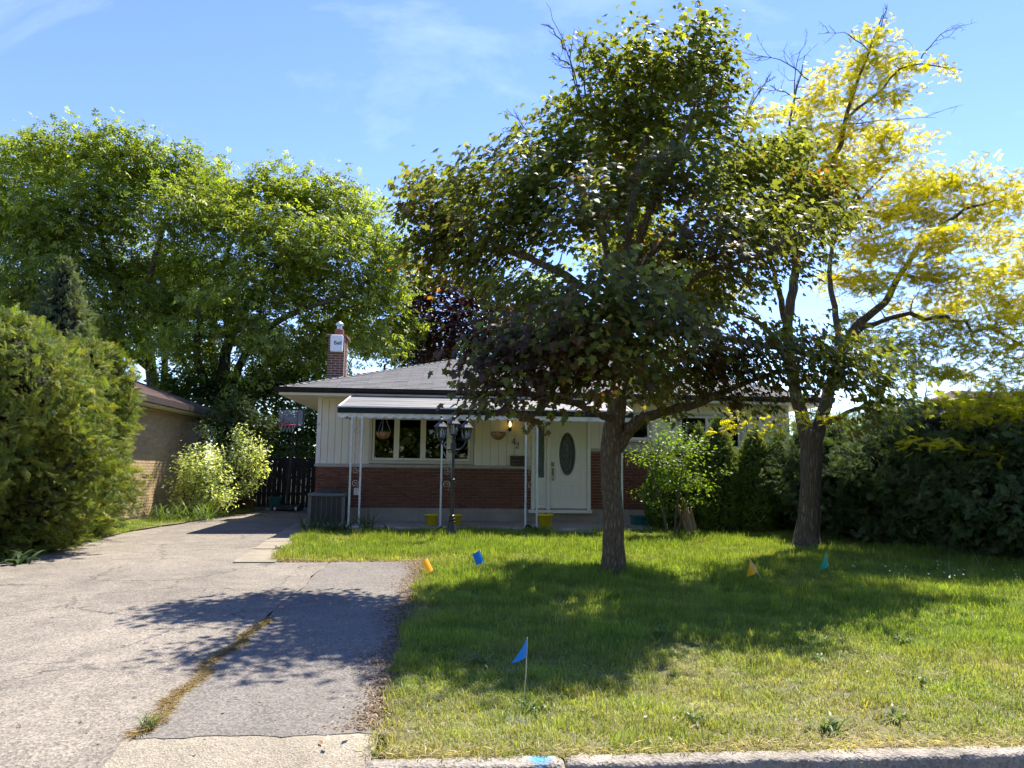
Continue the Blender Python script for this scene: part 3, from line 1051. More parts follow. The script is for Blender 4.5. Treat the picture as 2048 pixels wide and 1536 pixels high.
# house number (figures made of bent bar)
def figure(name, strokes, p, h):
    b = MB()
    for s in strokes:
        if s[0] == 'b':
            _, xa, za, xb, zb_ = s
            b.box((p[0] + xa * h, p[1] - .012, p[2] + za * h), (p[0] + xb * h, p[1] + .001, p[2] + zb_ * h))
        else:
            pts = [(p[0] + x * h, p[1] - .008, p[2] + z_ * h) for x, z_ in s[1]]
            b.tube(pts, [w * h for w in s[2]], 6)
    b.build(name, m_black, house, label=s_label.pop(0))
s_label = ['house number figure 4', 'house number figure 2']
p4 = at(1023, 889, 16.995)
figure('house_number', [('t', [(.48, .98), (.02, .32)], [.045, .04]), ('b', .02, .28, .66, .35), ('b', .44, .05, .55, 1.0), ('b', .33, 0.0, .66, .05)], p4, .135)
p2 = at(1031, 896.5, 16.995)
figure('house_number', [('t', [(.08, .72), (.10, .84), (.2, .96), (.34, .98), (.48, .92), (.54, .76), (.46, .56), (.28, .34), (.1, .1), (.06, .05)], [.07, .055, .04, .035, .05, .07, .065, .045, .04, .035]), ('b', .05, 0.0, .58, .10), ('b', .54, .05, .60, .22)], p2, .135)

# small fittings on the wall
q = at(713, 983, 16.98)
MB().bbox((q[0] - .06, 16.94, q[2] - .08), (q[0] + .06, 16.995, q[2] + .08), .008).build('outlet_cover', m_white, house)
q = at(637, 848, 16.985)
MB().tube([(q[0], 16.955, q[2]), (q[0], 16.99, q[2])], .035, 10).build('cable_fitting', m_zinc, house)

# awning over the porch (house > awning > sheet, fascia, valance)
AY0, AY1 = 15.2, 16.40
aL0, aR0 = at(676, 813, AY0), at(1266, 831, AY0)
AZ0 = float(aL0[2]); AX0, AX1 = float(aL0[0]), float(aR0[0])
AZ1 = 3.235
b = MB()
n = 40
bx0, bx1 = AX0 + .12, AX1 - .05
def ap(tx, ty, lift=0.0):
    x = (AX0 * (1 - tx) + AX1 * tx) * (1 - ty) + (bx0 * (1 - tx) + bx1 * tx) * ty
    return (x, AY0 + (AY1 - AY0) * ty, AZ0 + (AZ1 - AZ0) * ty + lift)
for k in range(n):
    a, e = k / n, (k + 1) / n
    b.poly([ap(a, 0), ap(e, 0), ap(e, 1), ap(a, 1)])
    b.poly([ap(a, 0, -.012), ap(a, 1, -.012), ap(e, 1, -.012), ap(e, 0, -.012)])
awn = b.build('awning', m_awn, house)
b = MB()
for tx0, tx1 in ((0, .004), (.996, 1)):
    b.poly([ap(tx0, 0, .022), ap(tx1, 0, .022), ap(tx1, 1, .022), ap(tx0, 1, .022)])
    b.poly([ap(tx0, 0, -.02), ap(tx0, 0, .022), ap(tx0, 1, .022), ap(tx0, 1, -.02)])
    b.poly([ap(tx1, 0, -.02), ap(tx1, 1, -.02), ap(tx1, 1, .022), ap(tx1, 0, .022)])
b.box((AX0 - .004, AY0 - .012, AZ0 - .012), (AX1 + .004, AY0 + .02, AZ0 + .018))
b.build('edge_strip', m_white, awn)
MB().bbox((AX0 - .006, AY0 - .03, AZ0 - .128), (AX1 + .006, AY0 + .018, AZ0 - .014), .004).build('fascia', m_black, awn)
def valance(p0, p1, nsc):
    p0, p1 = np.array(p0), np.array(p1)
    b = MB()
    m = nsc * 8
    d = (p1 - p0) / m
    nv = nrm(np.cross(d, [0, 0, 1]))
    for k in range(m):
        for off in (0, .004):
            h0 = .075 + .035 * abs(math.sin(math.pi * k / 8)) ** .8
            h1 = .075 + .035 * abs(math.sin(math.pi * (k + 1) / 8)) ** .8
            a, e = p0 + d * k + nv * off, p0 + d * (k + 1) + nv * off
            q = [a, e, e - [0, 0, h1], a - [0, 0, h0]]
            b.poly(q if off else q[::-1])
    return b
valance((AX0, AY0 - .004, AZ0 - .12), (AX1, AY0 - .004, AZ0 - .12), 32).build('valance', m_val, awn)
sv = MB()
for X, bX in ((AX0, bx0), (AX1, bx1)):
    # side skirts with a toothed lower edge
    m = 26
    for k in range(m):
        y0_, y1_ = AY0 + (AY1 - AY0) * k / m, AY0 + (AY1 - AY0) * (k + 1) / m
        xa, xb = X + (bX - X) * k / m, X + (bX - X) * (k + 1) / m
        zt0, zt1 = AZ0 + (AZ1 - AZ0) * k / m - .01, AZ0 + (AZ1 - AZ0) * (k + 1) / m - .01
        hb = AZ0 - .17
        sv.poly([(xa, y0_, zt0), (xb, y1_, zt1), (xb, y1_, hb), ((xa + xb) / 2, (y0_ + y1_) / 2, hb - .05), (xa, y0_, hb)])
sv.build('side_skirt', m_val, awn)

# porch slab, step, posts
PZ = .425
pl_ = thing('porch', 'concrete porch slab with a step below the front door', 'porch', (1.0, 16, g(15)))
pl_['kind'] = 'structure'
MB().bbox((-1.98, 15.08, .1), (4.35, 17.0, PZ), .02).build('porch_slab', m_found, pl_)
MB().bbox((2.98, 14.62, .1), (4.3, 15.075, g(14.8) + .03), .02).build('step', m_conc, pl_)

def scrollwork(w, z0, z1):
    """flat bar scrolls filling the gap between two post tubes"""
    b = MB()
    period = .82
    z = z1
    k = 0
    while z - period > z0 - .1:
        s = 1 if k % 2 == 0 else 1
        def spiral(cx, cz, r0, turns, sg, a0):
            pts = []
            for q in np.linspace(0, 1, 22):
                r = r0 * (1 - .78 * q)
                a = a0 + sg * q * turns * 2 * math.pi
                pts.append((cx + r * math.cos(a), 0, cz + r * math.sin(a)))
            return pts
        b.tube([(.01, 0, z), (w - .01, 0, z - period * .42)], .006, 5)
        b.tube(spiral(w * .5, z - period * .50, w * .42, 1.35, -1, .3), .006, 5)
        b.tube(spiral(w * .5, z - period * .84, w * .44, 1.3, 1, .2), .006, 5)
        b.tube([(w * .93, 0, z - period * .82), (w * .72, 0, z - period * .98), (w * .85, 0, z - period)], .005, 5)
        z -= period
        k += 1
    return b
def porch_post(x, y, w, z0, z1):
    b = MB()
    b.box((x - .045, y - .05, z0), (x + w + .045, y + .05, z0 + .012))
    post = b.build('porch_post', m_postw, house)
    for xx in (0, w):
        MB().bbox((x + xx - .019, y - .019, z0 + .012), (x + xx + .019, y + .019, z1), .003).build('tube', m_postw, post)
    s = scrollwork(w - .04, z0 + .05, z1 - .05)
    s.v = [(vx + x + .02, vy + y, vz) for vx, vy, vz in s.v]
    s.build('scroll', m_scroll, post)
for px0, px1 in ((697, 717.5), (880.5, 902), (1050.5, 1073.5), (1222, 1244.5)):
    a, e = at(px0, 1040, 15.22), at(px1, 1040, 15.22)
    porch_post(float(a[0]), 15.22, float(e[0] - a[0]), PZ, AZ0 - .02)

# ------------------------------------------------------------------ things on and in front of the house
# mailbox
q0, q1 = at(1020.5, 931, 16.93), at(1053, 912, 16.93)
mb = thing('mailbox', 'dark bronze wall mailbox left of the front door', 'mailbox', (float(q0[0] + q1[0]) / 2, 16.98, float(q0[2])))
w_, h_ = float(q1[0] - q0[0]), float(q1[2] - q0[2])
MB().bbox((-w_ / 2, -.11, 0), (w_ / 2, .018, h_ * .72), .012).build('body', m_mail, mb, local=True)
MB().bbox((-w_ / 2 - .006, -.125, h_ * .73), (w_ / 2 + .006, .018, h_), .014).build('lid', m_mail, mb, local=True)
b = MB()
b.tube([(-.09 + .18 * q, -.118, h_ * .40 - .02 * math.sin(q * math.pi)) for q in np.linspace(0, 1, 8)], .009, 6)
b.build('slot_pull', m_black, mb, local=True)

# wall lantern (lit)
t = NT('warm_bulb')
em = t.n("ShaderNodeEmission")
em.inputs[0].default_value = (1.0, .62, .16, 1)
em.inputs[1].default_value = 3.2
m_bulb = t.done(em)
q = at(1020, 848, 16.88)
wl = thing('wall_lantern', 'lit black wall lantern above the house number', 'lantern', (float(q[0]), 16.86, float(q[2])))
b = MB(); b.lathe([(.045, 0), (.05, .02), (.03, .03)], 12, (0, .1, -.13)); b.tube([(0, .13, -.10), (0, .0, -.17), (0, -.0, -.10)], .014, 6)
b.lathe([(.012, -.17), (.035, -.15), (.02, -.11), (.05, -.085), (.045, -.075)], 12)
b.build('bracket', m_black, wl, local=True)
b = MB(); b.lathe([(.045, -.075), (.07, .09)], 6, cap=False)
b.build('glass', m_lampglass, wl, local=True)
b = MB(); b.lathe([(.012, -.07), (.026, -.03), (.024, .02), (.004, .06)], 10)
b.build('bulb', m_bulb, wl, local=True, smooth=True)
b = MB(); b.lathe([(.085, .088), (.05, .12), (.03, .145), (.012, .15), (.014, .17), (.0, .18)], 6)
for k in range(6):
    a = math.pi / 3 * k
    b.tube([(.045 * math.cos(a), .045 * math.sin(a), -.075), (.07 * math.cos(a), .07 * math.sin(a), .09)], .0045, 4)
b.build('cage', m_black, wl, local=True)

# hanging baskets
def basket(loc, label):
    o = thing('hanging_basket', label, 'hanging basket', loc, 'coco hanging baskets under the porch awning')
    b = MB()
    prof = [(.155 * math.sin(a), -.15 * math.cos(a)) for a in np.linspace(.05, math.pi / 2, 9)]
    prof += [(.15, .012), (.135, .0)]
    b.lathe(prof, 24)
    for i, v_ in enumerate(b.v):
        rr = 1 + .05 * math.sin(i * 12.9) * math.sin(i * 3.7)
        b.v[i] = (v_[0] * rr, v_[1] * rr, v_[2] * rr)
    b.build('liner', m_coco, o, local=True, smooth=True)
    MB().lathe([(.0, -.03), (.13, -.02)], 20, cap=False).build('soil', m_dirt, o, local=True)
    b = MB()
    b.tube([(.16 * math.cos(a), .16 * math.sin(a), .005) for a in np.linspace(0, 2 * math.pi, 25)], .005, 5)
    for k in range(6):
        a = math.pi / 3 * k
        b.tube([(.16 * math.cos(a) * math.sin(q), .16 * math.sin(a) * math.sin(q), -.157 * math.cos(q)) for q in np.linspace(.15, math.pi / 2, 7)], .003, 4)
    b.build('wire_frame', m_black, o, local=True)
    b = MB()
    top = AZ0 - .03 - loc[2]
    for k in range(3):
        a = 2 * math.pi / 3 * k + .4
        b.tube([(.158 * math.cos(a), .158 * math.sin(a), .005), (0, 0, min(.38, top - .03))], .0035, 4)
    b.tube([(0, 0, min(.38, top - .03)), (0, 0, top)], .004, 4)
    b.build('hanger', m_scroll, o, local=True)
    return o
q = at(767, 864, 15.4); basket((float(q[0]), 15.4, float(q[2])), 'coco hanging basket in front of the left window pane')
q = at(996.5, 865, 15.4); basket((float(q[0]), 15.4, float(q[2])), 'coco hanging basket beside the house number')

# yellow pots
def pot(px, py, Y, s, label):
    q = at(px, py, Y)
    o = thing('flower_pot', label, 'flower pot', (float(q[0]), Y, PZ + .001), 'yellow plastic pots on the porch')
    b = MB()
    b.lathe([(.10 * s, 0), (.112 * s, .008), (.145 * s, .22 * s), (.162 * s, .222 * s), (.165 * s, .26 * s), (.152 * s, .262 * s), (.14 * s, .2 * s)], 28)
    b.build('pot', m_yellow, o, local=True, smooth=True)
    MB().lathe([(.0, .235 * s), (.147 * s, .215 * s)], 20, cap=False).build('soil', m_dirt, o, local=True)
    b = MB()
    for k in range(14):
        a, r_ = random.random() * 6.28, random.random() * .11 * s
        x, y = r_ * math.cos(a), r_ * math.sin(a)
        b.tube([(x, y, .2 * s), (x * 1.3 + random.gauss(0, .02), y * 1.3, .26 * s + random.random() * .05)], [.004, .002], 4)
    b.build('dry_stems', m_dirt, o, local=True)
pot(863, 1048, 15.62, .93, 'yellow pot left of the black lamp post')
pot(910, 1048, 15.62, .93, 'yellow pot right behind the black lamp post')
pot(1090, 1052, 15.26, 1.08, 'larger yellow pot below the front door')

# air conditioner
ac = thing('air_conditioner', 'grey air conditioner unit beside the porch at the house corner', 'air conditioner', (-2.56, 16.2, .33))
AW, AD, AH0, AH1 = .385, .36, .10, .74
b = MB()
b.box((-AW, -AD, AH0), (AW, AD, AH0 + .035)); b.bbox((-AW - .012, -AD - .012, AH1 - .07), (AW + .012, AD + .012, AH1), .02)
for sx in (-1, 1):
    for sy in (-1, 1):
        b.box((sx * AW - sx * .0, sy * AD, AH0 + .035), (sx * (AW - .065), sy * (AD - .065), AH1 - .071))
b.build('cabinet', m_ac, ac, local=True)
MB().box((-AW + .03, -AD + .035, AH0 + .036), (AW - .03, AD - .035, AH1 - .072)).build('coil', m_acd, ac, local=True)
b = MB()
for k in range(23):
    z = AH0 + .05 + k * .0225
    for y in (-AD + .008, AD - .008):
        b.tube([(-AW + .06, y, z), (AW - .06, y, z)], .0028, 4)
    for x in (-AW + .008, AW - .008):
        b.tube([(x, -AD + .06, z), (x, AD - .06, z)], .0028, 4)
for k in range(7):
    x = -AW + .065 + k * (2 * AW - .13) / 6
    for y in (-AD + .002, AD - .002):
        b.box((x - .004, y - .004, AH0 + .036), (x + .004, y + .004, AH1 - .072))
b.build('wire_grille', m_ac, ac, local=True)
b = MB()
b.lathe([(.30, AH1 + .001), (.27, AH1 + .03), (.18, AH1 + .06), (.06, AH1 + .068), (.0, AH1 + .068)], 28)
b.build('fan_guard', m_acd, ac, local=True)
MB().box((-.5, -.5, -.12), (.5, .48, AH0 - .002)).build('base_pad', m_found, ac, local=True)

# antenna on the chimney
ap_c = at(673.5, 686.5, 20.05)
an = thing('panel_antenna', 'white square panel antenna with lettering mounted on the chimney', 'antenna', tuple(float(v_) for v_ in ap_c))
b = MB()
W_, H_ = .17, .235
prof = []
for cx_, cz_, a0 in ((W_ - .04, H_ - .04, 0), (-W_ + .04, H_ - .04, 90), (-W_ + .04, -H_ + .04, 180), (W_ - .04, -H_ + .04, 270)):
    for q in range(5):
        a = math.radians(a0 + q * 22.5)
        prof.append((cx_ + .04 * math.cos(a), cz_ + .04 * math.sin(a)))
m = len(prof)
rings = [(-.045, .93), (-.035, .98), (-.02, 1.0), (.03, 1.0)]
for y, s in rings:
    b.v += [(x * s, y, z * s) for x, z in prof]
for r_ in range(len(rings) - 1):
    for k in range(m):
        n2 = (k + 1) % m
        b.f.append((r_ * m + k, r_ * m + m + k, r_ * m + m + n2, r_ * m + n2))
b.f.append(tuple(range(m))[::-1]); b.f.append(tuple((len(rings) - 1) * m + k for k in range(m)))
b.build('panel', m_anten, an, local=True)
b = MB()
b.tube([(.02, .02, .0), (.02, .15, .0)], .025, 8); b.box((-.04, .031, -.12), (.08, .05, .12))
b.build('mount', m_zinc, an, local=True)
cu = bpy.data.curves.new('lettering', 'FONT')
cu.body = 'Bell'
cu.size = .145
cu.extrude = .001
cu.offset = .0018
cu.align_x = 'CENTER'
cu.align_y = 'CENTER'
tmp = bpy.data.objects.new('lettering', cu)
COL.objects.link(tmp)
bpy.context.view_layer.update()
tme = bpy.data.meshes.new_from_object(tmp.evaluated_get(bpy.context.evaluated_depsgraph_get()))
bpy.data.objects.remove(tmp)
tme.materials.clear(); tme.materials.append(m_ink)
tme.transform(Matrix.Rotation(math.radians(90), 4, 'X'))
lt = link('lettering', tme, an)
lt.location = (.035, -.048, .0)

# three-headed lamp post
lp = thing('lamp_post', 'black cast lamp post with three lanterns on the upper lawn', 'lamp post', (.085, 13.87, g(13.87)))
b = MB()
b.lathe([(.12, -.03), (.118, .03), (.105, .05), (.095, .14), (.075, .24), (.06, .30), (.066, .305), (.066, .325), (.045, .335), (.06, .36), (.06, .38), (.042, .395), (.055, .42), (.055, .435), (.036, .45)], 20)
b.build('base', m_iron, lp, local=True, smooth=False)
b = MB()
b.lathe([(.036, .45), (.033, 1.02), (.045, 1.03), (.047, 1.06), (.036, 1.075), (.045, 1.09), (.045, 1.11), (.030, 1.125), (.027, 1.62), (.05, 1.64), (.053, 1.78), (.036, 1.80), (.03, 1.86), (.045, 1.88), (.02, 1.9)], 16)
b.build('pole', m_iron, lp, local=True, smooth=False)
def lantern(c, s=1.0):
    cage = MB()
    X, Y_, Z = c
    n = 6
    cage.lathe([(.02 * s, 0), (.03 * s, .015 * s), (.05 * s, .05 * s), (.072 * s, .06 * s), (.074 * s, .075 * s), (.06 * s, .078 * s)], n, c, .26)
    for k in range(n):
        a = 2 * math.pi * k / n + .26
        p0 = (X + .07 * s * math.cos(a), Y_ + .07 * s * math.sin(a), Z + .07 * s)
        p1 = (X + .108 * s * math.cos(a), Y_ + .108 * s * math.sin(a), Z + .262 * s)
        cage.tube([p0, p1], .0075 * s, 4)
    ln = cage.build('lantern', m_iron, lp, local=True)
    gl = MB()
    gl.lathe([(.066 * s, .075 * s), (.104 * s, .262 * s)], n, c, .26, cap=False)
    gl.build('glass', m_lampglass, ln, local=True)
    bl = MB()
    bl.lathe([(.012 * s, .08 * s), (.014 * s, .12 * s), (.02 * s, .16 * s), (.012 * s, .2 * s), (.002 * s, .22 * s)], 10, c)
    bl.build('bulb', m_anten, ln, local=True)
    cap = MB()
    cap.lathe([(.105 * s, .258 * s), (.14 * s, .266 * s), (.138 * s, .275 * s), (.105 * s, .31 * s), (.07 * s, .35 * s), (.045 * s, .362 * s), (.042 * s, .39 * s), (.058 * s, .396 * s), (.045 * s, .415 * s), (.016 * s, .432 * s), (.012 * s, .445 * s), (.02 * s, .458 * s), (.012 * s, .475 * s), (.0, .485 * s)], n, c, .26)
    cap.build('lantern_roof', m_iron, ln, local=True)
lantern((0, 0, 1.89), .98)
for sx, yy in ((-1, -.08), (1, .06)):
    pts = [(0, 0, 1.70), (sx * .07, yy * .3, 1.66), (sx * .14, yy * .7, 1.68), (sx * .20, yy, 1.75), (sx * .235, yy, 1.82)]
    b = MB(); b.tube(pts, [.018, .015, .013, .013, .018], 8)
    b.tube([(0, 0, 1.64), (sx * .05, yy * .2, 1.60), (sx * .10, yy * .5, 1.63), (sx * .09, yy * .4, 1.66)], .007, 6)
    b.build('arm', m_iron, lp, local=True)
    lantern((sx * .24, yy, 1.81), 1.03)

# spotlight by the porch
q = at(1057, 1043, 15.05)
sp = thing('garden_spotlight', 'small black spotlight at the porch edge by the yellow pot', 'spotlight', (float(q[0]), 14.98, g(15)))
b = MB(); b.tube([(0, 0, 0), (0, 0, .10)], .012, 6); b.build('stake', m_black, sp, local=True)
b = MB(); b.tube([(-.07, 0, .14), (-.05, 0, .135), (.05, 0, .10), (.07, 0, .095)], [.02, .045, .038, .03], 10); b.build('head', m_black, sp, local=True)
b = MB(); b.box((-.01, -.06, .165), (.06, .06, .172)); b.build('solar_panel', m_acd, sp, local=True)

# green box on the right
gb = thing('storage_box', 'dark green plastic box behind the young bush', 'box', (4.36, 16.2, g(16)))
b = MB()
b.bbox((-.22, -.15, 0), (.2, .2, .24), .015); b.build('body', m_greenbin, gb, local=True)
MB().bbox((-.235, -.165, .241), (.215, .215, .275), .008).build('lid', m_greenbin, gb, local=True)

# flat stones before the porch
for x, y, w, d, lab in ((2.45, 14.92, .30, .13, 'larger flat field stone in front of the porch'), (2.78, 14.7, .19, .11, 'smaller flat field stone beside the porch step'), (7.55, 15.3, .26, .16, 'flat pale stone at the foot of the columnar cedars')):
    b = MB()
    pr = [(math.cos(a) * w * (1 + .18 * math.sin(a * 3 + x)), math.sin(a) * d * (1 + .15 * math.cos(a * 2 + y))) for a in np.linspace(0, 2 * math.pi, 12)[:-1]]
    for s, z in ((.95, -.05), (1, .05), (.93, .08)):
        b.v += [(px_ * s, py_ * s, z + .01 * math.sin(k * 2.2)) for k, (px_, py_) in enumerate(pr)]
    m = len(pr)
    for r_ in range(2):
        for k in range(m):
            n2 = (k + 1) % m
            b.f.append((r_ * m + k, r_ * m + n2, r_ * m + m + n2, r_ * m + m + k))
    b.f.append(tuple(2 * m + k for k in range(m)))
    o = b.build('stone', m_stone)
    o.location = (x, y, g(y))
    props(o, lab, 'stone')

# survey flags
def flag(x, y, lean, h, ang, mat, label, tri, s=1.0):
    o = thing('survey_flag', label, 'marker flag', (x, y, g(y) - .02), 'survey marker flags in the lawn')
    top = Vector((lean[0], lean[1], h))
    MB().tube([(0, 0, 0), tuple(top * .5 + Vector((.006, 0, 0))), tuple(top)], .0034, 5).build('wire', m_wire, o, local=True)
    b = MB()
    dx, dy = math.cos(ang), math.sin(ang)
    up = top.normalized()
    n = 6
    H_ = .105 * s
    def fp(u, v_):
        p = top - up * (H_ * (1 - v_))
        bend = .012 * math.sin(u * 4)
        return p + Vector((dx, dy, 0)) * u * .085 * s + Vector((-dy, dx, 0)) * bend - Vector((0, 0, 1)) * u * .03 * s
    for k in range(n):
        u0, u1 = k / n, (k + 1) / n
        if tri:
            q = [fp(u0, 0), fp(u1, 0), fp(u1, 1 - u1), fp(u0, 1 - u0)]
        else:
            q = [fp(u0, 0), fp(u1, 0), fp(u1, 1), fp(u0, 1)]
        b.poly(q)
        b.poly([p + Vector((-dy, dx, 0)) * .0012 for p in q][::-1])
    b.build('flag', mat, o, local=True)
flag(.49, 4.67, (.025, .0, ), .44, math.pi + .25, m_blue, 'blue marker flag nearest the kerb', True, 1.12)
flag(-.08, 9.34, (-.16, -.05), .30, math.pi + 1.1, m_orange, 'orange marker flag at the edge of the parking pad', False, 1.55)
flag(.56, 10.01, (-.12, -.03), .31, math.pi + .8, m_blue, 'blue marker flag in the tree shade near the lamp post', False, 1.55)
flag(4.08, 9.3, (-.17, -.02), .29, math.pi + .2, m_orange, 'orange marker flag right of the maple trunk', True, 1.9)
flag(5.21, 9.7, (-.05, 0), .33, math.pi + .2, m_green, 'green marker flag in front of the locust trunk', True, 1.9)

# basketball hoop
bh = thing('basketball_hoop', 'portable basketball hoop at the end of the driveway', 'basketball hoop', (-4.55, 21.5, g(21.5)))
b = MB()
b.bbox((-.42, -.25, .0), (.36, .4, .14), .03); b.build('base', m_hoopframe, bh, local=True)
for sx in (-.33, .25):
    MB().tube([(sx, -.27, .05), (sx + .05, -.27, .05)], .05, 12).build('wheel', m_anten, bh, local=True)
b = MB()
b.tube([(-.06, .1, .1), (.02, .05, 1.3)], .045, 10); b.tube([(.02, .05, 1.28), (.05, .04, 2.3)], .037, 10); b.tube([(.045, .04, 2.0), (.04, -.16, 2.42)], .02, 6); b.tube([(.05, .04, 2.3), (.06, -.16, 2.7)], .02, 6)
b.build('pole', m_hoopframe, bh, local=True)
zc = 2.62
bw, bhh = .375, .27
yb = -.2
b = MB()
for a, e in (((-bw, -bhh), (bw, -bhh + .045)), ((-bw, bhh - .035), (bw, bhh)), ((-bw, -bhh + .045), (-bw + .035, bhh - .035)), ((bw - .035, -bhh + .045), (bw, bhh - .035))):
    b.bbox((a[0], yb - .02, zc + a[1]), (e[0], yb + .025, zc + e[1]), .006)
bbd = b.build('backboard', m_hoopframe, bh, local=True)
MB().box((-bw + .035, yb - .002, zc - bhh + .045), (bw - .035, yb + .006, zc + bhh - .035)).build('panel', m_poly, bbd, local=True)
b = MB()
for x in (-.2, .19):
    b.box((x - .012, yb - .007, zc - .225), (x + .012, yb - .003, zc + .235))
for z in (-.02 + .1, -.2):
    b.box((-.188, yb - .007, zc + z - .01), (.178, yb - .003, zc + z + .01))
b.build('red_marking', m_red, bbd, local=True)
b = MB()
b.tube([(-.03 + .23 * math.cos(a), yb - .27 + .23 * math.sin(a), zc - .21) for a in np.linspace(0, 2 * math.pi, 29)], .011, 6)
b.box((-.12, yb - .06, zc - .23), (.06, yb - .008, zc - .14))
b.build('rim', m_red, bh, local=True)
b = MB()
for k in range(12):
    a = 2 * math.pi * k / 12
    for s in (-1, 1):
        b.tube([(-.03 + .23 * math.cos(a), yb - .27 + .23 * math.sin(a), zc - .21), (-.03 + .16 * math.cos(a + s * .3), yb - .27 + .16 * math.sin(a + s * .3), zc - .40)], .003, 3)
b.build('net', m_net, bh, local=True)
tp = thing('plant_pot', 'teal pot behind the basketball hoop pole', 'plant pot', (-5.05, 22.1, g(22)))
MB().lathe([(.13, 0), (.19, .30), (.2, .30), (.2, .34), (.17, .34)], 18).build('pot', m_teal, tp, local=True)

# fences at the end of the driveway
fe = thing('board_fence', 'dark board fence across the end of the driveway', 'fence', (-4.5, 23.0, g(23)))
x = -6.4
while x < -3.1:
    MB().bbox((x - .005, 22.98 + random.uniform(-.006, .006), g(23) - .02), (x + .135, 23.0, g(23) + 1.5 + random.uniform(-.02, .02)), .004).build('board', m_fence, fe)
    x += .146
for z in (.35, 1.2):
    MB().box((-6.4, 23.012, g(23) + z), (-3.1, 23.06, g(23) + z + .09)).build('rail', m_fence, fe)
gt = thing('wooden_gate', 'brown wooden gate of horizontal boards beside the dogwood', 'gate', (-6.0, 21.3, g(21)))
for k in range(6):
    MB().bbox((-6.75, 21.28, g(21) + .05 + k * .155), (-5.45, 21.31, g(21) + .05 + k * .155 + .14), .004).build('board', m_gate, gt)
for xx in (-6.72, -5.54):
    MB().bbox((xx, 21.24, g(21)), (xx + .09, 21.278, g(21) + 1.0), .004).build('stile', m_gate, gt)
lf = thing('lattice_fence', 'pale slatted fence panel against the left house wall', 'fence', (-3.3, 21.5, g(21)))
for k in range(8):
    z = g(21) + .15 + k * .17
    MB().bbox((-3.52, 21.0, z), (-3.08, 21.02, z + .09), .003).build('slat', m_sill, lf)
for xx in (-3.5, -3.15):
    MB().box((xx, 21.022, g(21)), (xx + .05, 21.06, g(21) + 1.6)).build('post', m_fence, lf)

# ------------------------------------------------------------------ neighbouring houses
nb = thing('neighbour_house', 'tan brick bungalow with brown eaves left of the driveway', 'house', (-12, 19, g(18)))
NX, NY0, NY1, NZ = -7.30, 16.0, 22.7, 3.02
b = MB()
b.box((-17.4, NY0 + .06, .1), (NX - .02, NY1, NZ))
b.build('wall', m_mortar, nb)
bw_ = MB()
r = 0
z = .42
while z < NZ - .03:
    y = NY0 + (r % 2) * .116
    while y < NY1 - .1:
        w = BL
        d = rng.normal(0, .0015)
        bw_.box((NX - .05, y, z), (NX + d, y + w, z + BH))
        y += BL + J
    z += BH + J
    r += 1
bw_.build('brickwork', m_tbrick, nb, kind='stuff')
e0 = (-18, 15.3, 3.2); EXn = -6.9; EYn = 23.4; en = [( -18.0, 15.3), (EXn, 15.3), (EXn, EYn), (-18.0, EYn)]
ry = (15.3 + EYn) / 2; rt = (EYn - 15.3) / 2
rz = 3.2 + rt * .40
b = MB()
P_ = [(x, y, 3.2) for x, y in en]
A_, B_ = (-18 + rt, ry, rz), (EXn - rt, ry, rz)
b.poly([P_[0], P_[1], B_, A_]); b.poly([P_[1], P_[2], B_]); b.poly([P_[2], P_[3], A_, B_]); b.poly([P_[3], P_[0], A_])
b.poly([(x, y, z - .04) for x, y, z in P_][::-1])
nroof = b.build('roof', m_bshingle, nb)
sh2 = MB()
sl2 = math.atan(.40)
for k in range(int(rt / math.cos(sl2) / .15)):
    s = k * .15
    d = s * math.cos(sl2)
    y = 15.3 + d + .02
    while y < EYn - d - .05:
        w = min(.305, EYn - d - .02 - y)
        tab_geo(sh2, w, (EXn - d, y, 3.2 + s * math.sin(sl2) + .002), (0, 1, 0), (-math.cos(sl2), 0, math.sin(sl2)), (math.sin(sl2), 0, math.cos(sl2)))
        y += .305
    x = -18 + d + .02
    while x < EXn - d - .05:
        w = min(.305, EXn - d - .02 - x)
        tab_geo(sh2, w, (x, 15.3 + d, 3.2 + s * math.sin(sl2) + .002), (1, 0, 0), (0, math.cos(sl2), math.sin(sl2)), (0, -math.sin(sl2), math.cos(sl2)))
        x += .305
sh2.build('shingling', m_bshingle, nroof, kind='stuff')
b = MB()
b.box((EXn + .0, 15.2, 3.06), (EXn + .10, EYn + .1, 3.205)); b.box((-18, 15.2, 3.06), (EXn - .001, 15.3, 3.205)); b.box((-18, EYn, 3.06), (EXn - .001, EYn + .1, 3.205))
b.build('gutter', m_brown, nb)
MB().box((NX - .03, 15.32, 3.03), (EXn - .002, EYn - .02, 3.055)).build('soffit', m_white, nb)

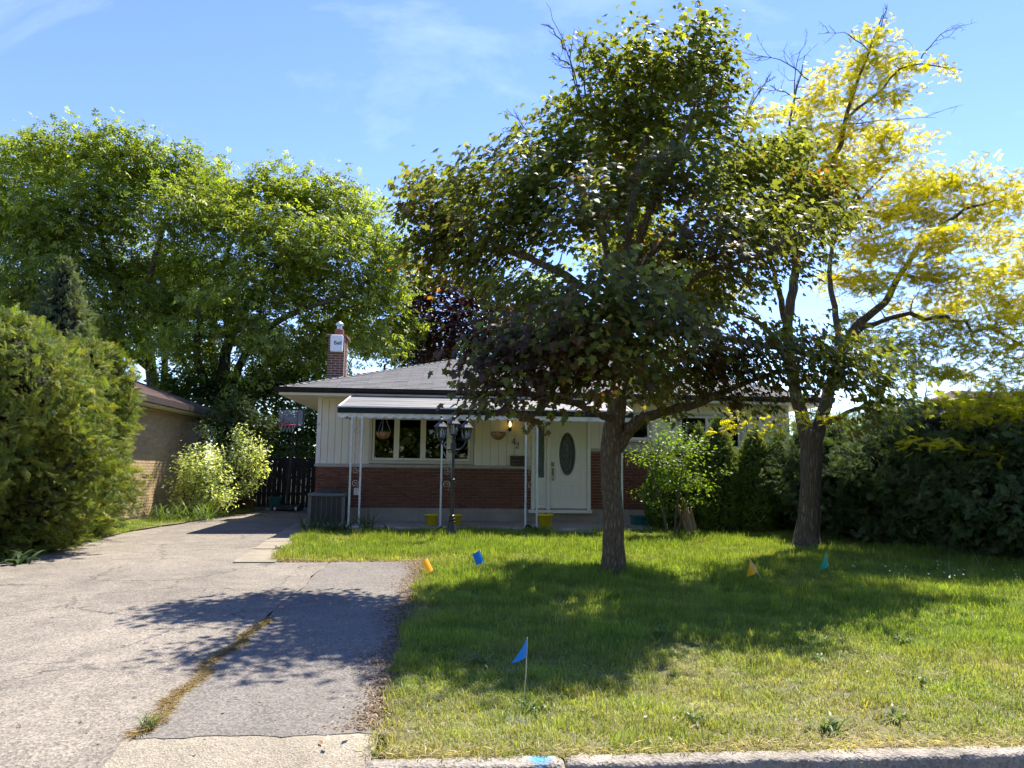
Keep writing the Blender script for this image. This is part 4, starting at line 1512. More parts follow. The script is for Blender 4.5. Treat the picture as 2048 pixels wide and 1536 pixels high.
nr = thing('neighbour_house', 'house with brown shingled roof seen above the right hedge', 'house', (21, 25, g(24)))
b = MB(); b.box((17.3, 21.5, .2), (27.5, 29, 3.2)); b.build('wall', m_tbrick, nr)
b = MB()
P_ = [(16.6, 20.8, 3.2), (28.2, 20.8, 3.2), (28.2, 29.6, 3.2), (16.6, 29.6, 3.2)]
A_, B_ = (18.5, 25.2, 4.72), (26.4, 25.2, 4.72)
b.poly([P_[0], P_[1], B_, A_]); b.poly([P_[1], P_[2], B_]); b.poly([P_[2], P_[3], A_, B_]); b.poly([P_[3], P_[0], A_]); b.poly([(x, y, z - .05) for x, y, z in P_][::-1])
r_o = b.build('roof', m_bshingle, nr)
sh3 = MB()
sl3 = math.atan((4.72 - 3.2) / 4.4)
for k in range(29):
    s = k * .16
    d = s * math.cos(sl3)
    x = 16.6 + d * 1.9 / 4.4 + .02
    xe = 28.2 - d * 1.8 / 4.4
    while x < xe - .05:
        w = min(.33, xe - x)
        tab_geo(sh3, w, (x, 20.8 + d, 3.2 + s * math.sin(sl3) + .002), (1, 0, 0), (0, math.cos(sl3), math.sin(sl3)), (0, -math.sin(sl3), math.cos(sl3)))
        x += .33
sh3.build('shingling', m_bshingle, r_o, kind='stuff')
b = MB(); b.box((16.6, 20.7, 3.06), (28.2, 20.798, 3.2)); b.build('gutter', m_brown, nr)
b = MB(); b.box((19, 21.46, 1.3), (20.6, 21.498, 2.6)); wn_ = b.build('window', m_white, nr)
MB().box((19.08, 21.44, 1.38), (20.52, 21.458, 2.52)).build('pane', m_glass, wn_)

# ------------------------------------------------------------------ vegetation tools
def foliage(name, tmpl, P, Nn, Td, S, C, mat, parent=None, **kw):
    """one mesh of many leaves: template scaled by S, tip along Td, face along Nn, colour C"""
    TV, TT = tmpl
    P, Nn, Td = np.asarray(P, float), nrm(np.asarray(Nn, float)), np.asarray(Td, float)
    Td = nrm(Td - Nn * (Td * Nn).sum(1, keepdims=True))
    X = np.cross(Td, Nn)
    off = root_loc(parent) if parent is not None else np.zeros(3)
    S = np.asarray(S, float)[:, None, None]
    V = (P - off)[:, None, :] + S * (TV[None, :, 0:1] * X[:, None, :] + TV[None, :, 1:2] * Td[:, None, :] + TV[None, :, 2:3] * Nn[:, None, :])
    k = len(TV)
    F_ = (TT[None] + (np.arange(len(P)) * k)[:, None, None]).reshape(-1, 3)
    me = np_mesh(name, V.reshape(-1, 3), F_, mat, np.repeat(np.asarray(C, float), k, axis=0))
    kw.setdefault('kind', 'stuff')
    return link(name, me, parent, **kw)

def fan(outline, centre):
    V = [centre] + list(outline)
    n = len(outline)
    T = [(0, 1 + k, 1 + (k + 1) % n) for k in range(n)]
    V = np.array([(x, y, 0) for x, y in V], float)
    return V, np.array(T)
_h = [(.0, .04), (.36, -.07), (.27, .14), (.56, .40), (.23, .45), (.22, .70)]
ol = _h + [(0, 1.0)] + [(-x, y) for x, y in _h[:0:-1]]
T_MAPLE = fan(ol, (0, .34))
T_MAPLE[0][:, 2] = -.35 * np.abs(T_MAPLE[0][:, 0]) - .22 * T_MAPLE[0][:, 1] ** 2
def diamonds(specs):
    """leaflets: (bx,by, tx,ty, halfwidth, sag)"""
    V, T = [], []
    for bx, by, tx, ty, w, sag in specs:
        d = np.array([tx - bx, ty - by]); d /= np.linalg.norm(d)
        p = np.array([-d[1], d[0]]) * w
        mx_, my_ = bx * .5 + tx * .5, by * .5 + ty * .5
        i = len(V)
        V += [(bx, by, 0), (mx_ + p[0], my_ + p[1], sag * .35 + .04), (tx, ty, sag), (mx_ - p[0], my_ - p[1], sag * .35 + .04)]
        T += [(i, i + 1, i + 2), (i, i + 2, i + 3)]
    return np.array(V, float), np.array(T)
sp_ = []
T_ASH = diamonds([(0, .5, 0, 1.0, .13, -.22), (.0, .42, .36, .70, .11, -.14), (0, .42, -.36, .70, .11, -.14), (0, .12, .34, .30, .10, -.08), (0, .12, -.34, .30, .10, -.08)])
T_LEAF = diamonds([(0, 0, 0, 1.0, .27, -.16)])
sp_ = [(0, 0, 0, 1.0, .045, -.12)]
for k in range(4):
    y = .16 + k * .19
    l_ = .46 - .075 * k
    for s in (-1, 1):
        sp_.append((s * .02, y, s * l_ * .8, y + l_ * .66, .055, -.03 - .1 * y))
def tris(specs):
    V, T = [], []
    for bx, by, tx, ty, w, sag in specs:
        d = np.array([tx - bx, ty - by]); L_ = np.linalg.norm(d); d /= L_
        p = np.array([-d[1], d[0]]) * w
        i = len(V)
        V += [(bx - p[0], by - p[1], 0), (bx + p[0], by + p[1], .02), (tx, ty, sag)]
        T += [(i, i + 1, i + 2)]
    return np.array(V, float), np.array(T)
T_CEDAR = tris(sp_)
sp_ = []
for k in range(5):
    y = .10 + k * .175
    for s in (-1, 1):
        sp_.append((s * .01, y, s * .27, y + .10, .085, -.02 - .2 * y * y))
sp_.append((0, .90, 0, 1.15, .075, -.24))
T_FROND = tris(sp_)


def unit(n):
    return nrm(rng.normal(size=(n, 3)))

def smooth_line(pts, sub=4):
    pts = [np.array(p, float) for p in pts]
    out = []
    n = len(pts)
    for i in range(n - 1):
        p0, p1, p2, p3 = pts[max(i - 1, 0)], pts[i], pts[i + 1], pts[min(i + 2, n - 1)]
        for k in range(sub):
            t_ = k / sub
            out.append(.5 * ((2 * p1) + (-p0 + p2) * t_ + (2 * p0 - 5 * p1 + 4 * p2 - p3) * t_ ** 2 + (-p0 + 3 * p1 - 3 * p2 + p3) * t_ ** 3))
    out.append(pts[-1])
    return out

class Tree:
    def __init__(s, name, label, loc, cat='tree', group=None):
        s.root = thing(name, label, cat, loc, group)
        s.nodes, s.rads = [], []
        s.tw = MB()
    def limb(s, pts, radii, mat, part='limb', k=8, flare=0.0, wob=.01, keep=True):
        """a main limb from hand-placed points; a part of its own"""
        P_ = smooth_line(pts, 4)
        R_ = np.interp(np.linspace(0, 1, len(P_)), np.linspace(0, 1, len(radii)), radii)
        if flare:
            for i, p in enumerate(P_):
                h = p[2] - P_[0][2]
                R_[i] *= 1 + flare * math.exp(-h / .22)
        P_ = [p + (rng.normal(0, wob, 3) if 0 < i < len(P_) - 1 else 0) for i, p in enumerate(P_)]
        b = MB()
        b.tube(P_, list(R_), k)
        if part == 'trunk':
            kk = k
            for i in range(len(b.v)):
                j = i // kk
                a = (i % kk) / kk * 2 * math.pi
                rr = 1 + .05 * math.sin(a * 3 + j * .4) + .035 * math.sin(a * 7 - j * .3) + (flare * .35 * math.exp(-(P_[j][2] - P_[0][2]) / .2) * math.sin(a * 5 + .6))
                c_ = P_[j]
                b.v[i] = tuple(c_ + (np.array(b.v[i]) - c_) * rr)
        b.build(part, mat, s.root, smooth=True)
        if keep:
            for p, r in zip(P_, R_):
                s.nodes.append(p); s.rads.append(r)
    def grow(s, clusters, rmin=.004, k=5, up=.25, taper=.013):
        """join every leaf cluster to the nearest wood with a curved branch"""
        base = np.array(s.nodes)
        cl_ = np.array(clusters)
        d0 = np.array([np.min(np.linalg.norm(base - c_, axis=1)) for c_ in cl_])
        N_ = list(s.nodes); R_ = list(s.rads)
        arr = np.zeros((len(N_) + 5 * len(cl_), 3)); arr[:len(N_)] = N_
        n = len(N_)
        for ci in np.argsort(d0):
            c_ = cl_[ci]
            dv = c_ - arr[:n]
            d = np.linalg.norm(dv, axis=1)
            cost = d + .5 * np.maximum(0, arr[:n, 2] - c_[2] - .1)
            j = int(np.argmin(cost))
            a, L_ = arr[j], d[j]
            if L_ < .02: continue
            r0 = min(R_[j] * .75, rmin + taper * L_)
            m = 4
            pts = [a]
            for q in range(1, m + 1):
                t_ = q / m
                p = a + (c_ - a) * t_ + np.array([0, 0, up * L_ * math.sin(t_ * math.pi) * .4]) + (rng.normal(0, .045 * L_, 3) if q < m else 0)
                pts.append(p)
            rr = np.linspace(r0, rmin * .6, m + 1)
            s.tw.tube(pts, list(rr), k if r0 > .02 else 4, False)
            for p, r in zip(pts[1:], rr[1:]):
                arr[n] = p; n += 1; R_.append(max(r, rmin))
        s.all = arr[:n]
    def twigs(s, mat, name='twigs'):
        if s.tw.v:
            s.tw.build(name, mat, s.root, smooth=True, kind='stuff')

def dead(tr, pts, r0, n_side=6, ln=.55):
    P_ = smooth_line(pts, 4)
    P_ = [p + rng.normal(0, .012, 3) for p in P_]
    tr.tw.tube(P_, list(np.linspace(r0, .003, len(P_))), 5)
    tot = np.linalg.norm(P_[-1] - P_[0])
    for k in range(n_side):
        i = rng.integers(2, len(P_) - 1)
        p = P_[i].copy()
        d0 = nrm(P_[min(i + 1, len(P_) - 1)] - P_[i - 1])
        d = nrm(d0 + rng.normal(0, .75, 3))
        L_ = min(tot * .4, ln) * rng.uniform(.5, 1.1)
        q = [p]
        for s_ in range(5):
            d = nrm(d + rng.normal(0, .32, 3) + d0 * .15)
            p = p + d * L_ / 5
            q.append(p.copy())
        tr.tw.tube(q, list(np.linspace(.0055, .002, 6)), 4, False)
        for s_ in (2, 3, 4):
            e = q[s_] + nrm(d0 + rng.normal(0, .9, 3)) * L_ * .25
            tr.tw.tube([q[s_], (q[s_] + e) / 2 + rng.normal(0, .01, 3), e], [.003, .0025, .0015], 3, False)

def lobes_sample(lobes, per_m3, shell=2.0, jitter=.05):
    """lobes given as (px, py, rx, ry, Y, rdepth): where the photograph shows them, at their depth"""
    out = []
    for px, py, rx, ry, Y, rd in lobes:
        c_ = at(px, py, Y)
        R_ = np.array([rx * Y / FPX, rd, ry * Y / FPX])
        n = max(3, int(per_m3 * 4.19 * R_[0] * R_[1] * R_[2]))
        u = unit(n) * (rng.random((n, 1)) ** (1 / shell))
        out.append(c_ + u * R_ * (1 + rng.normal(0, jitter, (n, 1))))
    return np.concatenate(out)

def leaf_cloud(centres, per, spread, up=.8, droop=.35, outward=None):
    n = len(centres) * per
    P_ = np.repeat(centres, per, axis=0) + rng.normal(0, 1, (n, 3)) * np.array(spread)
    N_ = np.array([0, 0, up]) + rng.normal(0, .55, (n, 3))
    T_ = rng.normal(0, 1, (n, 3)); T_[:, 2] = T_[:, 2] * .3 - droop
    if outward is not None:
        o = nrm(P_ - outward)
        N_ += o * .35
        T_ += o * .9
    return P_, N_, T_

def pick(pal, w, idx_n, jitter=.18):
    pal = np.array(pal, float)
    i = rng.choice(len(pal), idx_n, p=np.array(w) / sum(w))
    c_ = pal[i]
    return np.clip(c_ * (1 + rng.normal(0, jitter, (idx_n, 1))), .004, 1)

# ------------------------------------------------------------------ the maple in the front lawn
mx, my = 2.22, 9.71
maple = Tree('maple_tree', 'large dark leaved maple standing in the middle of the front lawn', (mx, my, g(my)))
A = lambda x, y, d=0.0: at(x, y, my + d)
trunk_pts = [(mx, my, g(my) - .08), A(1228, 1120), A(1226, 1040), A(1222, 960), A(1223, 890), A(1232, 830), A(1240, 760), A(1247, 690), A(1252, 620, .1), A(1256, 560, .1)]
maple.limb(trunk_pts, [.150, .142, .135, .132, .145, .128, .112, .105, .10, .085], m_bark, 'trunk', 16, .5, .004)
maple.limb([A(1226, 905), A(1250, 872, -.05), A(1272, 845, -.15), A(1300, 832, -.3), A(1360, 818, -.5), A(1420, 800, -.6), A(1480, 770, -.7), A(1560, 740, -.7)], [.10, .098, .082, .07, .058, .045, .034, .02], m_bark, 'limb')
maple.limb([A(1236, 845), A(1195, 826, -.3), A(1150, 808, -.8), A(1100, 800, -1.2), A(1055, 790, -1.6)], [.05, .045, .038, .03, .018], m_bark, 'limb')
maple.limb([A(1100, 800, -1.2), A(1050, 838, -1.4), A(1020, 815, -1.5), A(990, 770, -1.7)], [.03, .028, .022, .014], m_bark, 'limb')
maple.limb([A(1248, 640), A(1200, 600, -.3), A(1130, 550, -.5), A(1050, 515, -.4), A(970, 480, 0), A(890, 440, .4)], [.07, .06, .055, .045, .032, .018], m_bark, 'limb')
maple.limb([A(1250, 590), A(1220, 520, .3), A(1190, 440, .6), A(1150, 350, .8), A(1120, 270, .8)], [.06, .052, .042, .03, .016], m_bark, 'limb')
maple.limb([A(1256, 565), A(1255, 480), A(1265, 400), A(1285, 300, .2), A(1300, 200, .2), A(1330, 110, .2)], [.08, .07, .055, .042, .03, .014], m_bark, 'limb')
maple.limb([A(1254, 575), A(1275, 500, -.4), A(1300, 420, -.8), A(1350, 320, -1), A(1390, 210, -1)], [.062, .055, .045, .032, .016], m_bark, 'limb')
maple.limb([A(1256, 560), A(1320, 490, .4), A(1400, 420, .9), A(1480, 360, 1.2), A(1570, 330, 1.4)], [.06, .05, .042, .03, .016], m_bark, 'limb')
maple.limb([A(1252, 610), A(1330, 580, -.5), A(1430, 540, -1.0), A(1540, 500, -1.3), A(1620, 450, -1.4)], [.055, .05, .04, .03, .016], m_bark, 'limb')
maple.limb([A(1248, 660), A(1330, 655, -.3), A(1450, 680, -.6), A(1580, 700, -.9), A(1700, 730, -1.0), A(1790, 760, -1.0)], [.06, .052, .045, .036, .028, .016], m_bark, 'limb')
maple.limb([A(1250, 640), A(1260, 600, 1.0), A(1240, 560, 2.0), A(1230, 500, 2.8)], [.05, .042, .03, .016], m_bark, 'limb')
maple.limb([A(1248, 650), A(1230, 610, -1.0), A(1210, 560, -2.0), A(1200, 520, -2.6)], [.05, .042, .03, .016], m_bark, 'limb')
# bare dead leaders at the top
for pts in ([(1165, 215), (1150, 150), (1125, 80), (1092, 5)], [(1160, 200), (1140, 120), (1150, 60)], [(1170, 190), (1165, 120), (1175, 70)], [(1130, 100), (1108, 62), (1100, 50)], [(1140, 130), (1102, 105)], [(1280, 120), (1295, 40)], [(1370, 70), (1395, 25), (1400, 12)], [(1060, 300), (1045, 250), (1022, 228)], [(1052, 270), (1035, 262), (1005, 262)], [(1465, 330), (1490, 230), (1520, 170)], [(1495, 225), (1540, 150)]):
    dead(maple, [A(x, y, .3) for x, y in pts], .013)
D = lambda d: my + d
ML = [(880, 470, 80, 60, D(.2), .6), (960, 520, 70, 60, D(.2), .6), (830, 370, 45, 35, D(.7), .4), (1090, 440, 60, 60, D(.2), .6), (1560, 440, 70, 60, D(.2), .7), (900, 350, 55, 42, D(-1.3), .5), (960, 335, 55, 45, D(-1.3), .5), (1015, 320, 50, 45, D(-1.2), .5), (930, 400, 60, 50, D(-1.2), .5), (978, 700, 42, 50, D(-1.5), .4), (1060, 710, 70, 60, D(-1.4), .6), (1010, 724, 60, 38, D(-1.5), .5), (965, 764, 28, 30, D(-1.7), .35), (1110, 784, 60, 19, D(-1.1), .4), (1200, 680, 80, 60, D(-1.8), .8), (890, 390, 85, 70, D(0.60), 0.52), (845, 420, 55, 65, D(0.60), 0.39), (940, 450, 90, 80, D(0.60), 0.56), (860, 505, 60, 55, D(0.60), 0.42), (925, 535, 85, 42, D(0.60), 0.56),
      (1050, 370, 90, 85, D(0.10), 0.90), (1120, 310, 85, 75, D(0.20), 0.90), (1030, 480, 80, 60, D(0.10), 0.80), (1180, 420, 70, 90, D(-1.60), 0.70),
      (1190, 230, 85, 60, D(0.60), 0.80), (1290, 130, 120, 65, D(0.20), 0.90), (1390, 120, 75, 75, D(-0.40), 0.80), (1400, 60, 40, 35, D(-0.30), 0.40), (1190, 110, 45, 45, D(0.30), 0.50), (1440, 160, 45, 50, D(-0.40), 0.50),
      (1300, 240, 110, 75, D(0.40), 1.00), (1410, 260, 75, 85, D(-0.60), 0.90), (1250, 320, 100, 60, D(1.60), 0.80), (1350, 370, 110, 75, D(-1.00), 0.90), (1230, 400, 70, 70, D(1.50), 0.80),
      (1480, 350, 85, 70, D(1.00), 0.90), (1560, 310, 70, 50, D(1.40), 0.70), (1600, 390, 90, 70, D(0.60), 0.90), (1490, 450, 95, 70, D(-0.50), 0.90), (1610, 470, 85, 60, D(-1.00), 0.80), (1680, 420, 40, 60, D(0.00), 0.50),
      (1390, 490, 90, 60, D(-1.40), 0.80), (1290, 520, 70, 60, D(1.80), 0.80), (1540, 530, 80, 45, D(-1.20), 0.70), (1420, 580, 80, 60, D(1.00), 0.90),
      (1080, 590, 80, 60, D(-0.90), 0.80), (1000, 600, 60, 40, D(0.10), 0.60), (1170, 620, 80, 60, D(-1.90), 0.80), (1290, 640, 85, 70, D(-1.70), 0.80), (1390, 650, 85, 60, D(-1.40), 0.80), (1130, 690, 80, 60, D(-1.60), 0.80),
      (1000, 690, 70, 50, D(-1.70), 0.60), (985, 724, 48, 45, D(-1.80), 0.45), (1010, 774, 55, 26, D(-1.60), 0.50), (975, 790, 28, 20, D(-1.80), 0.30), (1080, 754, 60, 38, D(-1.40), 0.60), (1160, 744, 70, 34, D(-1.20), 0.70), (1075, 838, 18, 22, D(-1.30), 0.25), (975, 819, 25, 10, D(-1.80), 0.25),
      (1230, 724, 80, 41, D(-1.40), 0.70), (1310, 740, 85, 55, D(0.80), 0.90), (1400, 740, 80, 55, D(-0.60), 0.80), (1480, 720, 75, 60, D(-0.80), 0.80), (1500, 790, 60, 40, D(-0.70), 0.50), (1540, 660, 50, 35, D(0.80), 0.60),
      (1590, 730, 70, 55, D(-1.00), 0.80), (1680, 730, 80, 55, D(-1.00), 0.80), (1750, 760, 60, 52, D(-1.00), 0.70), (1815, 805, 34, 44, D(-1.00), 0.45), (1730, 820, 50, 30, D(-1.00), 0.50), (1650, 690, 60, 40, D(-0.75), 0.60), (1330, 810, 60, 22, D(-0.50), 0.40), (1190, 784, 40, 19, D(-0.80), 0.40),
      (1300, 440, 60, 50, D(2.40), 0.60), (1240, 500, 70, 50, D(2.90), 0.70), (1350, 560, 80, 60, D(2.20), 0.80), (1230, 560, 70, 50, D(-2.30), 0.60), (1310, 580, 60, 45, D(-2.30), 0.60)]
cl_m = lobes_sample(ML, 38, 2.0)
maple.grow(cl_m, .0035, 5, .2, .011)
maple.twigs(m_twig)
PER = 26
nC = len(cl_m)
# each branch bears leaves of its own shade: green on new growth, wine and bronze on older shoots
pal = [(.084, .098, .028), (.118, .136, .030), (.100, .065, .030), (.070, .042, .030), (.170, .195, .036), (.22, .105, .028), (.130, .106, .030)]
zz = (cl_m[:, 2] - cl_m[:, 2].min()) / np.ptp(cl_m[:, 2])
nzv = np.sin(cl_m[:, 0] * 1.9 + cl_m[:, 2] * 1.3) + np.sin(cl_m[:, 1] * 2.3 - cl_m[:, 0] * 1.1 + 1) + np.sin(cl_m[:, 2] * 2.9 + cl_m[:, 0] * .7 + 2)
score = zz * 1.6 + nzv * .35 + rng.normal(0, .25, nC)
clu_i = np.where(score > .85, 1, np.where(score > .35, 0, np.where(score > .12, 6, np.where(score > -.25, 2, 3))))
clu_i[rng.random(nC) < .05] = 4
clu_i[rng.random(nC) < .02] = 5
ci = np.repeat(clu_i, PER)
sw_ = rng.random(len(ci))
ci = np.where(sw_ < .08, 4, np.where(sw_ < .36, 0, np.where(sw_ < .30, 2, ci)))
Cm = np.array(pal)[ci] * (1 + rng.normal(0, .2, (len(ci), 1)))
Cm = np.clip(Cm, .006, 1)
Pm, Nm, Tm = leaf_cloud(cl_m, PER, (.19, .19, .11), .8, .5, np.array([mx, my, 3.2]))
o_ = nrm(Pm - np.array([mx, my, 3.4])); kk_ = len(Pm)
Nm = np.array([0, 0, .62]) + o_ * np.array([.55, .55, .2]) + rng.normal(0, .33, (kk_, 3))
Tm = np.array([0, 0, -.62]) + o_ * np.array([.55, .55, .1]) + rng.normal(0, .42, (kk_, 3))
Sm = rng.uniform(.062, .122, len(Pm))
# the lowest boughs on the house side are clear of leaves except one drooping tuft
tuft_ = A(1075, 845, -1.3)
ok_ = (Pm[:, 2] > 2.22) | (Pm[:, 0] > 2.3) | (np.linalg.norm(Pm - tuft_, axis=1) < .24)
foliage('crown', T_MAPLE, Pm[ok_], Nm[ok_], Tm[ok_], Sm[ok_], Cm[ok_], m_maple, maple.root)

# ------------------------------------------------------------------ the yellow honey locust
lx, ly = 6.40, 12.71
loc = Tree('locust_tree', 'tall yellow leaved honey locust on the right side of the lawn', (lx, ly, g(ly)))
B_ = lambda x, y, d=0.0: at(x, y, ly + d)
loc.limb([(lx, ly, g(ly) - .1), B_(1616, 1060), B_(1621, 980), B_(1622, 900), B_(1622, 862)], [.215, .19, .175, .185, .20], m_lbark, 'trunk', 16, .55, .004)
loc.limb([B_(1618, 890), B_(1604, 835), B_(1590, 780), B_(1578, 700), B_(1576, 640), B_(1588, 560), B_(1600, 480, .3), B_(1640, 380, .4), B_(1680, 290, .4), B_(1690, 240, .3), B_(1720, 150, .2), B_(1765, 30)], [.135, .12, .105, .095, .09, .08, .068, .06, .05, .042, .028, .008], m_lbark, 'limb', 10)
loc.limb([B_(1574, 660), B_(1562, 600, -.3), B_(1550, 560, -.6), B_(1530, 480, -.8), B_(1500, 380, -1)], [.06, .055, .045, .035, .015], m_lbark, 'limb')
loc.limb([B_(1628, 885), B_(1648, 820), B_(1668, 750, .3), B_(1690, 690, .5), B_(1720, 645, .5), B_(1770, 605, .4), B_(1800, 550, .4), B_(1850, 480, .4), B_(1930, 420, .2), B_(2000, 400)], [.13, .115, .10, .09, .08, .07, .055, .042, .03, .01], m_lbark, 'limb', 10)
loc.limb([B_(1684, 705, .4), B_(1672, 630, .8), B_(1660, 560, 1.2), B_(1670, 480, 1.5), B_(1720, 400, 1.8), B_(1790, 330, 2)], [.065, .06, .05, .04, .03, .012], m_lbark, 'limb')
loc.limb([B_(1700, 672, .4), B_(1770, 640, -.4), B_(1870, 630, -1), B_(1950, 650, -1.4), B_(2050, 690, -1.6), B_(2140, 740, -1.6)], [.055, .045, .035, .026, .018, .008], m_lbark, 'limb', 8, 0, .035)
loc.limb([B_(1582, 740), B_(1540, 665, -.6), B_(1490, 630, -1.0), B_(1440, 610, -1.2), B_(1420, 605, -1.3)], [.055, .046, .036, .026, .012], m_lbark, 'limb')
loc.limb([B_(1640, 850), B_(1670, 838, -.5), B_(1710, 820, -1), B_(1800, 800, -1.5), B_(1900, 810, -1.9)], [.05, .045, .036, .026, .01], m_lbark, 'limb')
loc.limb([B_(1690, 240, .3), B_(1750, 190), B_(1820, 130, -.3), B_(1925, 140, -.4)], [.03, .025, .016, .005], m_lbark, 'limb')
loc.limb([B_(1800, 548, .4), B_(1880, 560, 1.2), B_(1980, 540, 1.8), B_(2080, 560, 2)], [.04, .032, .022, .01], m_lbark, 'limb')
loc.limb([B_(1640, 380, .4), B_(1580, 290, .2), B_(1590, 200, .1), B_(1610, 110, 0)], [.035, .028, .018, .006], m_lbark, 'limb')
E_ = lambda d: ly + d
LL = [(1755, 75, 40, 40, E_(0), .4), (1720, 130, 60, 40, E_(.2), .5), (1780, 130, 50, 40, E_(-.1), .5), (1840, 125, 45, 22, E_(-.3), .4), (1905, 145, 25, 10, E_(-.4), .2), (1640, 160, 40, 40, E_(.1), .4), (1690, 190, 60, 40, E_(.3), .5), (1780, 200, 60, 30, E_(-.2), .5), (1620, 215, 50, 35, E_(.1), .5), (1560, 230, 50, 22, E_(-.5), .4), (1500, 230, 35, 18, E_(-.9), .3),
      (1690, 270, 70, 40, E_(.4), .6), (1780, 270, 70, 35, E_(.8), .6), (1840, 290, 35, 22, E_(1), .4), (1600, 280, 60, 40, E_(.2), .6), (1740, 330, 80, 40, E_(1.2), .7), (1840, 360, 60, 35, E_(1.5), .6), (1900, 360, 70, 40, E_(.3), .7), (1980, 380, 60, 35, E_(0), .6), (1680, 370, 60, 45, E_(.6), .7), (2040, 400, 50, 35, E_(.2), .6),
      (1760, 430, 70, 40, E_(1.2), .7), (1850, 430, 80, 35, E_(.4), .7), (1720, 500, 60, 45, E_(1.4), .7), (1810, 500, 70, 40, E_(-.4), .7), (1900, 480, 80, 35, E_(-.6), .7), (1990, 480, 60, 30, E_(.8), .6), (1880, 545, 80, 40, E_(-.8), .7), (1970, 560, 70, 35, E_(1.4), .6), (2050, 540, 60, 40, E_(1.6), .6), (1770, 570, 50, 30, E_(-.8), .5),
      (1990, 640, 60, 35, E_(-1.4), .5), (2060, 650, 50, 50, E_(-1.6), .5), (1860, 680, 60, 30, E_(-.9), .5), (1800, 690, 50, 30, E_(-1.2), .5), (1930, 700, 60, 30, E_(-1.5), .5), (2020, 720, 60, 25, E_(-1.7), .5), (1760, 720, 50, 30, E_(-1.0), .5), (1860, 745, 60, 25, E_(-1.6), .5),
      (1905, 815, 50, 20, E_(-2.0), .45), (1980, 790, 60, 22, E_(-2.1), .45), (2050, 800, 60, 25, E_(-2.1), .5), (1950, 830, 45, 14, E_(-2.2), .35), (2030, 850, 25, 12, E_(-2.2), .25), (1890, 880, 28, 12, E_(-2.2), .25), (1850, 885, 30, 12, E_(-2.1), .25), (2000, 905, 22, 8, E_(-2.2), .2),
      (1450, 590, 40, 25, E_(-1.3), .4), (1500, 590, 30, 25, E_(-1), .3), (1610, 830, 30, 16, E_(-.8), .3), (1650, 835, 40, 12, E_(-.9), .3), (1560, 835, 35, 18, E_(-1.0), .3), (1540, 860, 30, 10, E_(-1.1), .25), (1465, 855, 26, 12, E_(-1.6), .25), (1480, 840, 12, 14, E_(-1.6), .2), (1700, 640, 40, 25, E_(.9), .5), (1690, 560, 50, 40, E_(1.5), .6), (1560, 420, 50, 40, E_(-.8), .5), (1530, 330, 50, 40, E_(-1), .5),
      (2120, 480, 80, 60, E_(1), .9), (2130, 620, 80, 60, E_(0), .9), (2140, 760, 80, 50, E_(-1.4), .7), (2110, 400, 60, 40, E_(.5), .6), (1820, 620, 50, 30, E_(.8), .6), (1900, 620, 60, 30, E_(.6), .6), (1990, 590, 60, 30, E_(.4), .6), (2050, 600, 60, 40, E_(.5), .7), (1740, 680, 50, 30, E_(-.3), .5), (1830, 720, 60, 26, E_(-.6), .5), (1920, 745, 60, 24, E_(-1), .5), (2010, 760, 60, 24, E_(-1.4), .5), (1790, 745, 50, 24, E_(-.8), .5), (1640, 330, 60, 45, E_(.3), .6), (1820, 400, 60, 40, E_(1.3), .6), (1560, 480, 50, 40, E_(-.6), .5), (1740, 560, 50, 35, E_(1.2), .5), (1910, 830, 40, 14, E_(-2.2), .35), (1660, 440, 60, 40, E_(1), .6), (1960, 430, 70, 35, E_(.3), .7), (1790, 655, 50, 22, E_(-.5), .4), (1870, 650, 60, 22, E_(-1), .45), (1950, 665, 60, 24, E_(-1.3), .45), (2000, 690, 50, 24, E_(-1.5), .45), (1900, 590, 50, 30, E_(-.2), .5), (1960, 815, 60, 20, E_(-2.3), .4), (2030, 815, 50, 22, E_(-2.4), .4), (1900, 800, 45, 18, E_(-2.3), .35)]
cl_l = lobes_sample(LL, 66, 2.0)
loc.grow(cl_l, .0055, 4, .1, .014)
# bare zigzag twigs
for k in range(90):
    j = rng.integers(len(loc.all))
    p = loc.all[j].copy()
    d = nrm(rng.normal(size=3) + np.array([0, 0, -.1]))
    pts = [p]
    for q in range(6):
        d = nrm(d + rng.normal(0, .45, 3))
        p = p + d * .11
        pts.append(p.copy())
    loc.tw.tube(pts, list(np.linspace(.007, .002, 7)), 4, False)
for pts in ([(1740, 110), (1700, 70), (1650, 65)], [(1840, 120), (1880, 70), (1925, 50)], [(1620, 160), (1560, 120), (1500, 110)], [(1600, 200), (1560, 180), (1530, 185)], [(1680, 255), (1760, 240), (1870, 235)], [(1590, 230), (1590, 140), (1615, 80)], [(1760, 60), (1775, 10)]):
    dead(loc, [B_(x, y) for x, y in pts], .014, 8, .8)
loc.twigs(m_twig)
PERL = 10
Pl, Nl, Tl = leaf_cloud(cl_l, PERL, (.14, .14, .05), 1.1, .15)
yel = np.repeat(rng.random(len(cl_l)) * .6 + .4 * (np.sin(cl_l[:, 0] * 1.7 + cl_l[:, 2]) * .5 + .5), PERL)[:, None]
Cl = (np.array([.40, .38, .030]) * (1 - yel) + np.array([.54, .46, .024]) * yel) * (1 + rng.normal(0, .14, (len(Pl), 1)))
foliage('crown', T_FROND, Pl, Nl, Tl, rng.uniform(.11, .19, len(Pl)), np.clip(Cl, .02, .9), m_locust, loc.root)

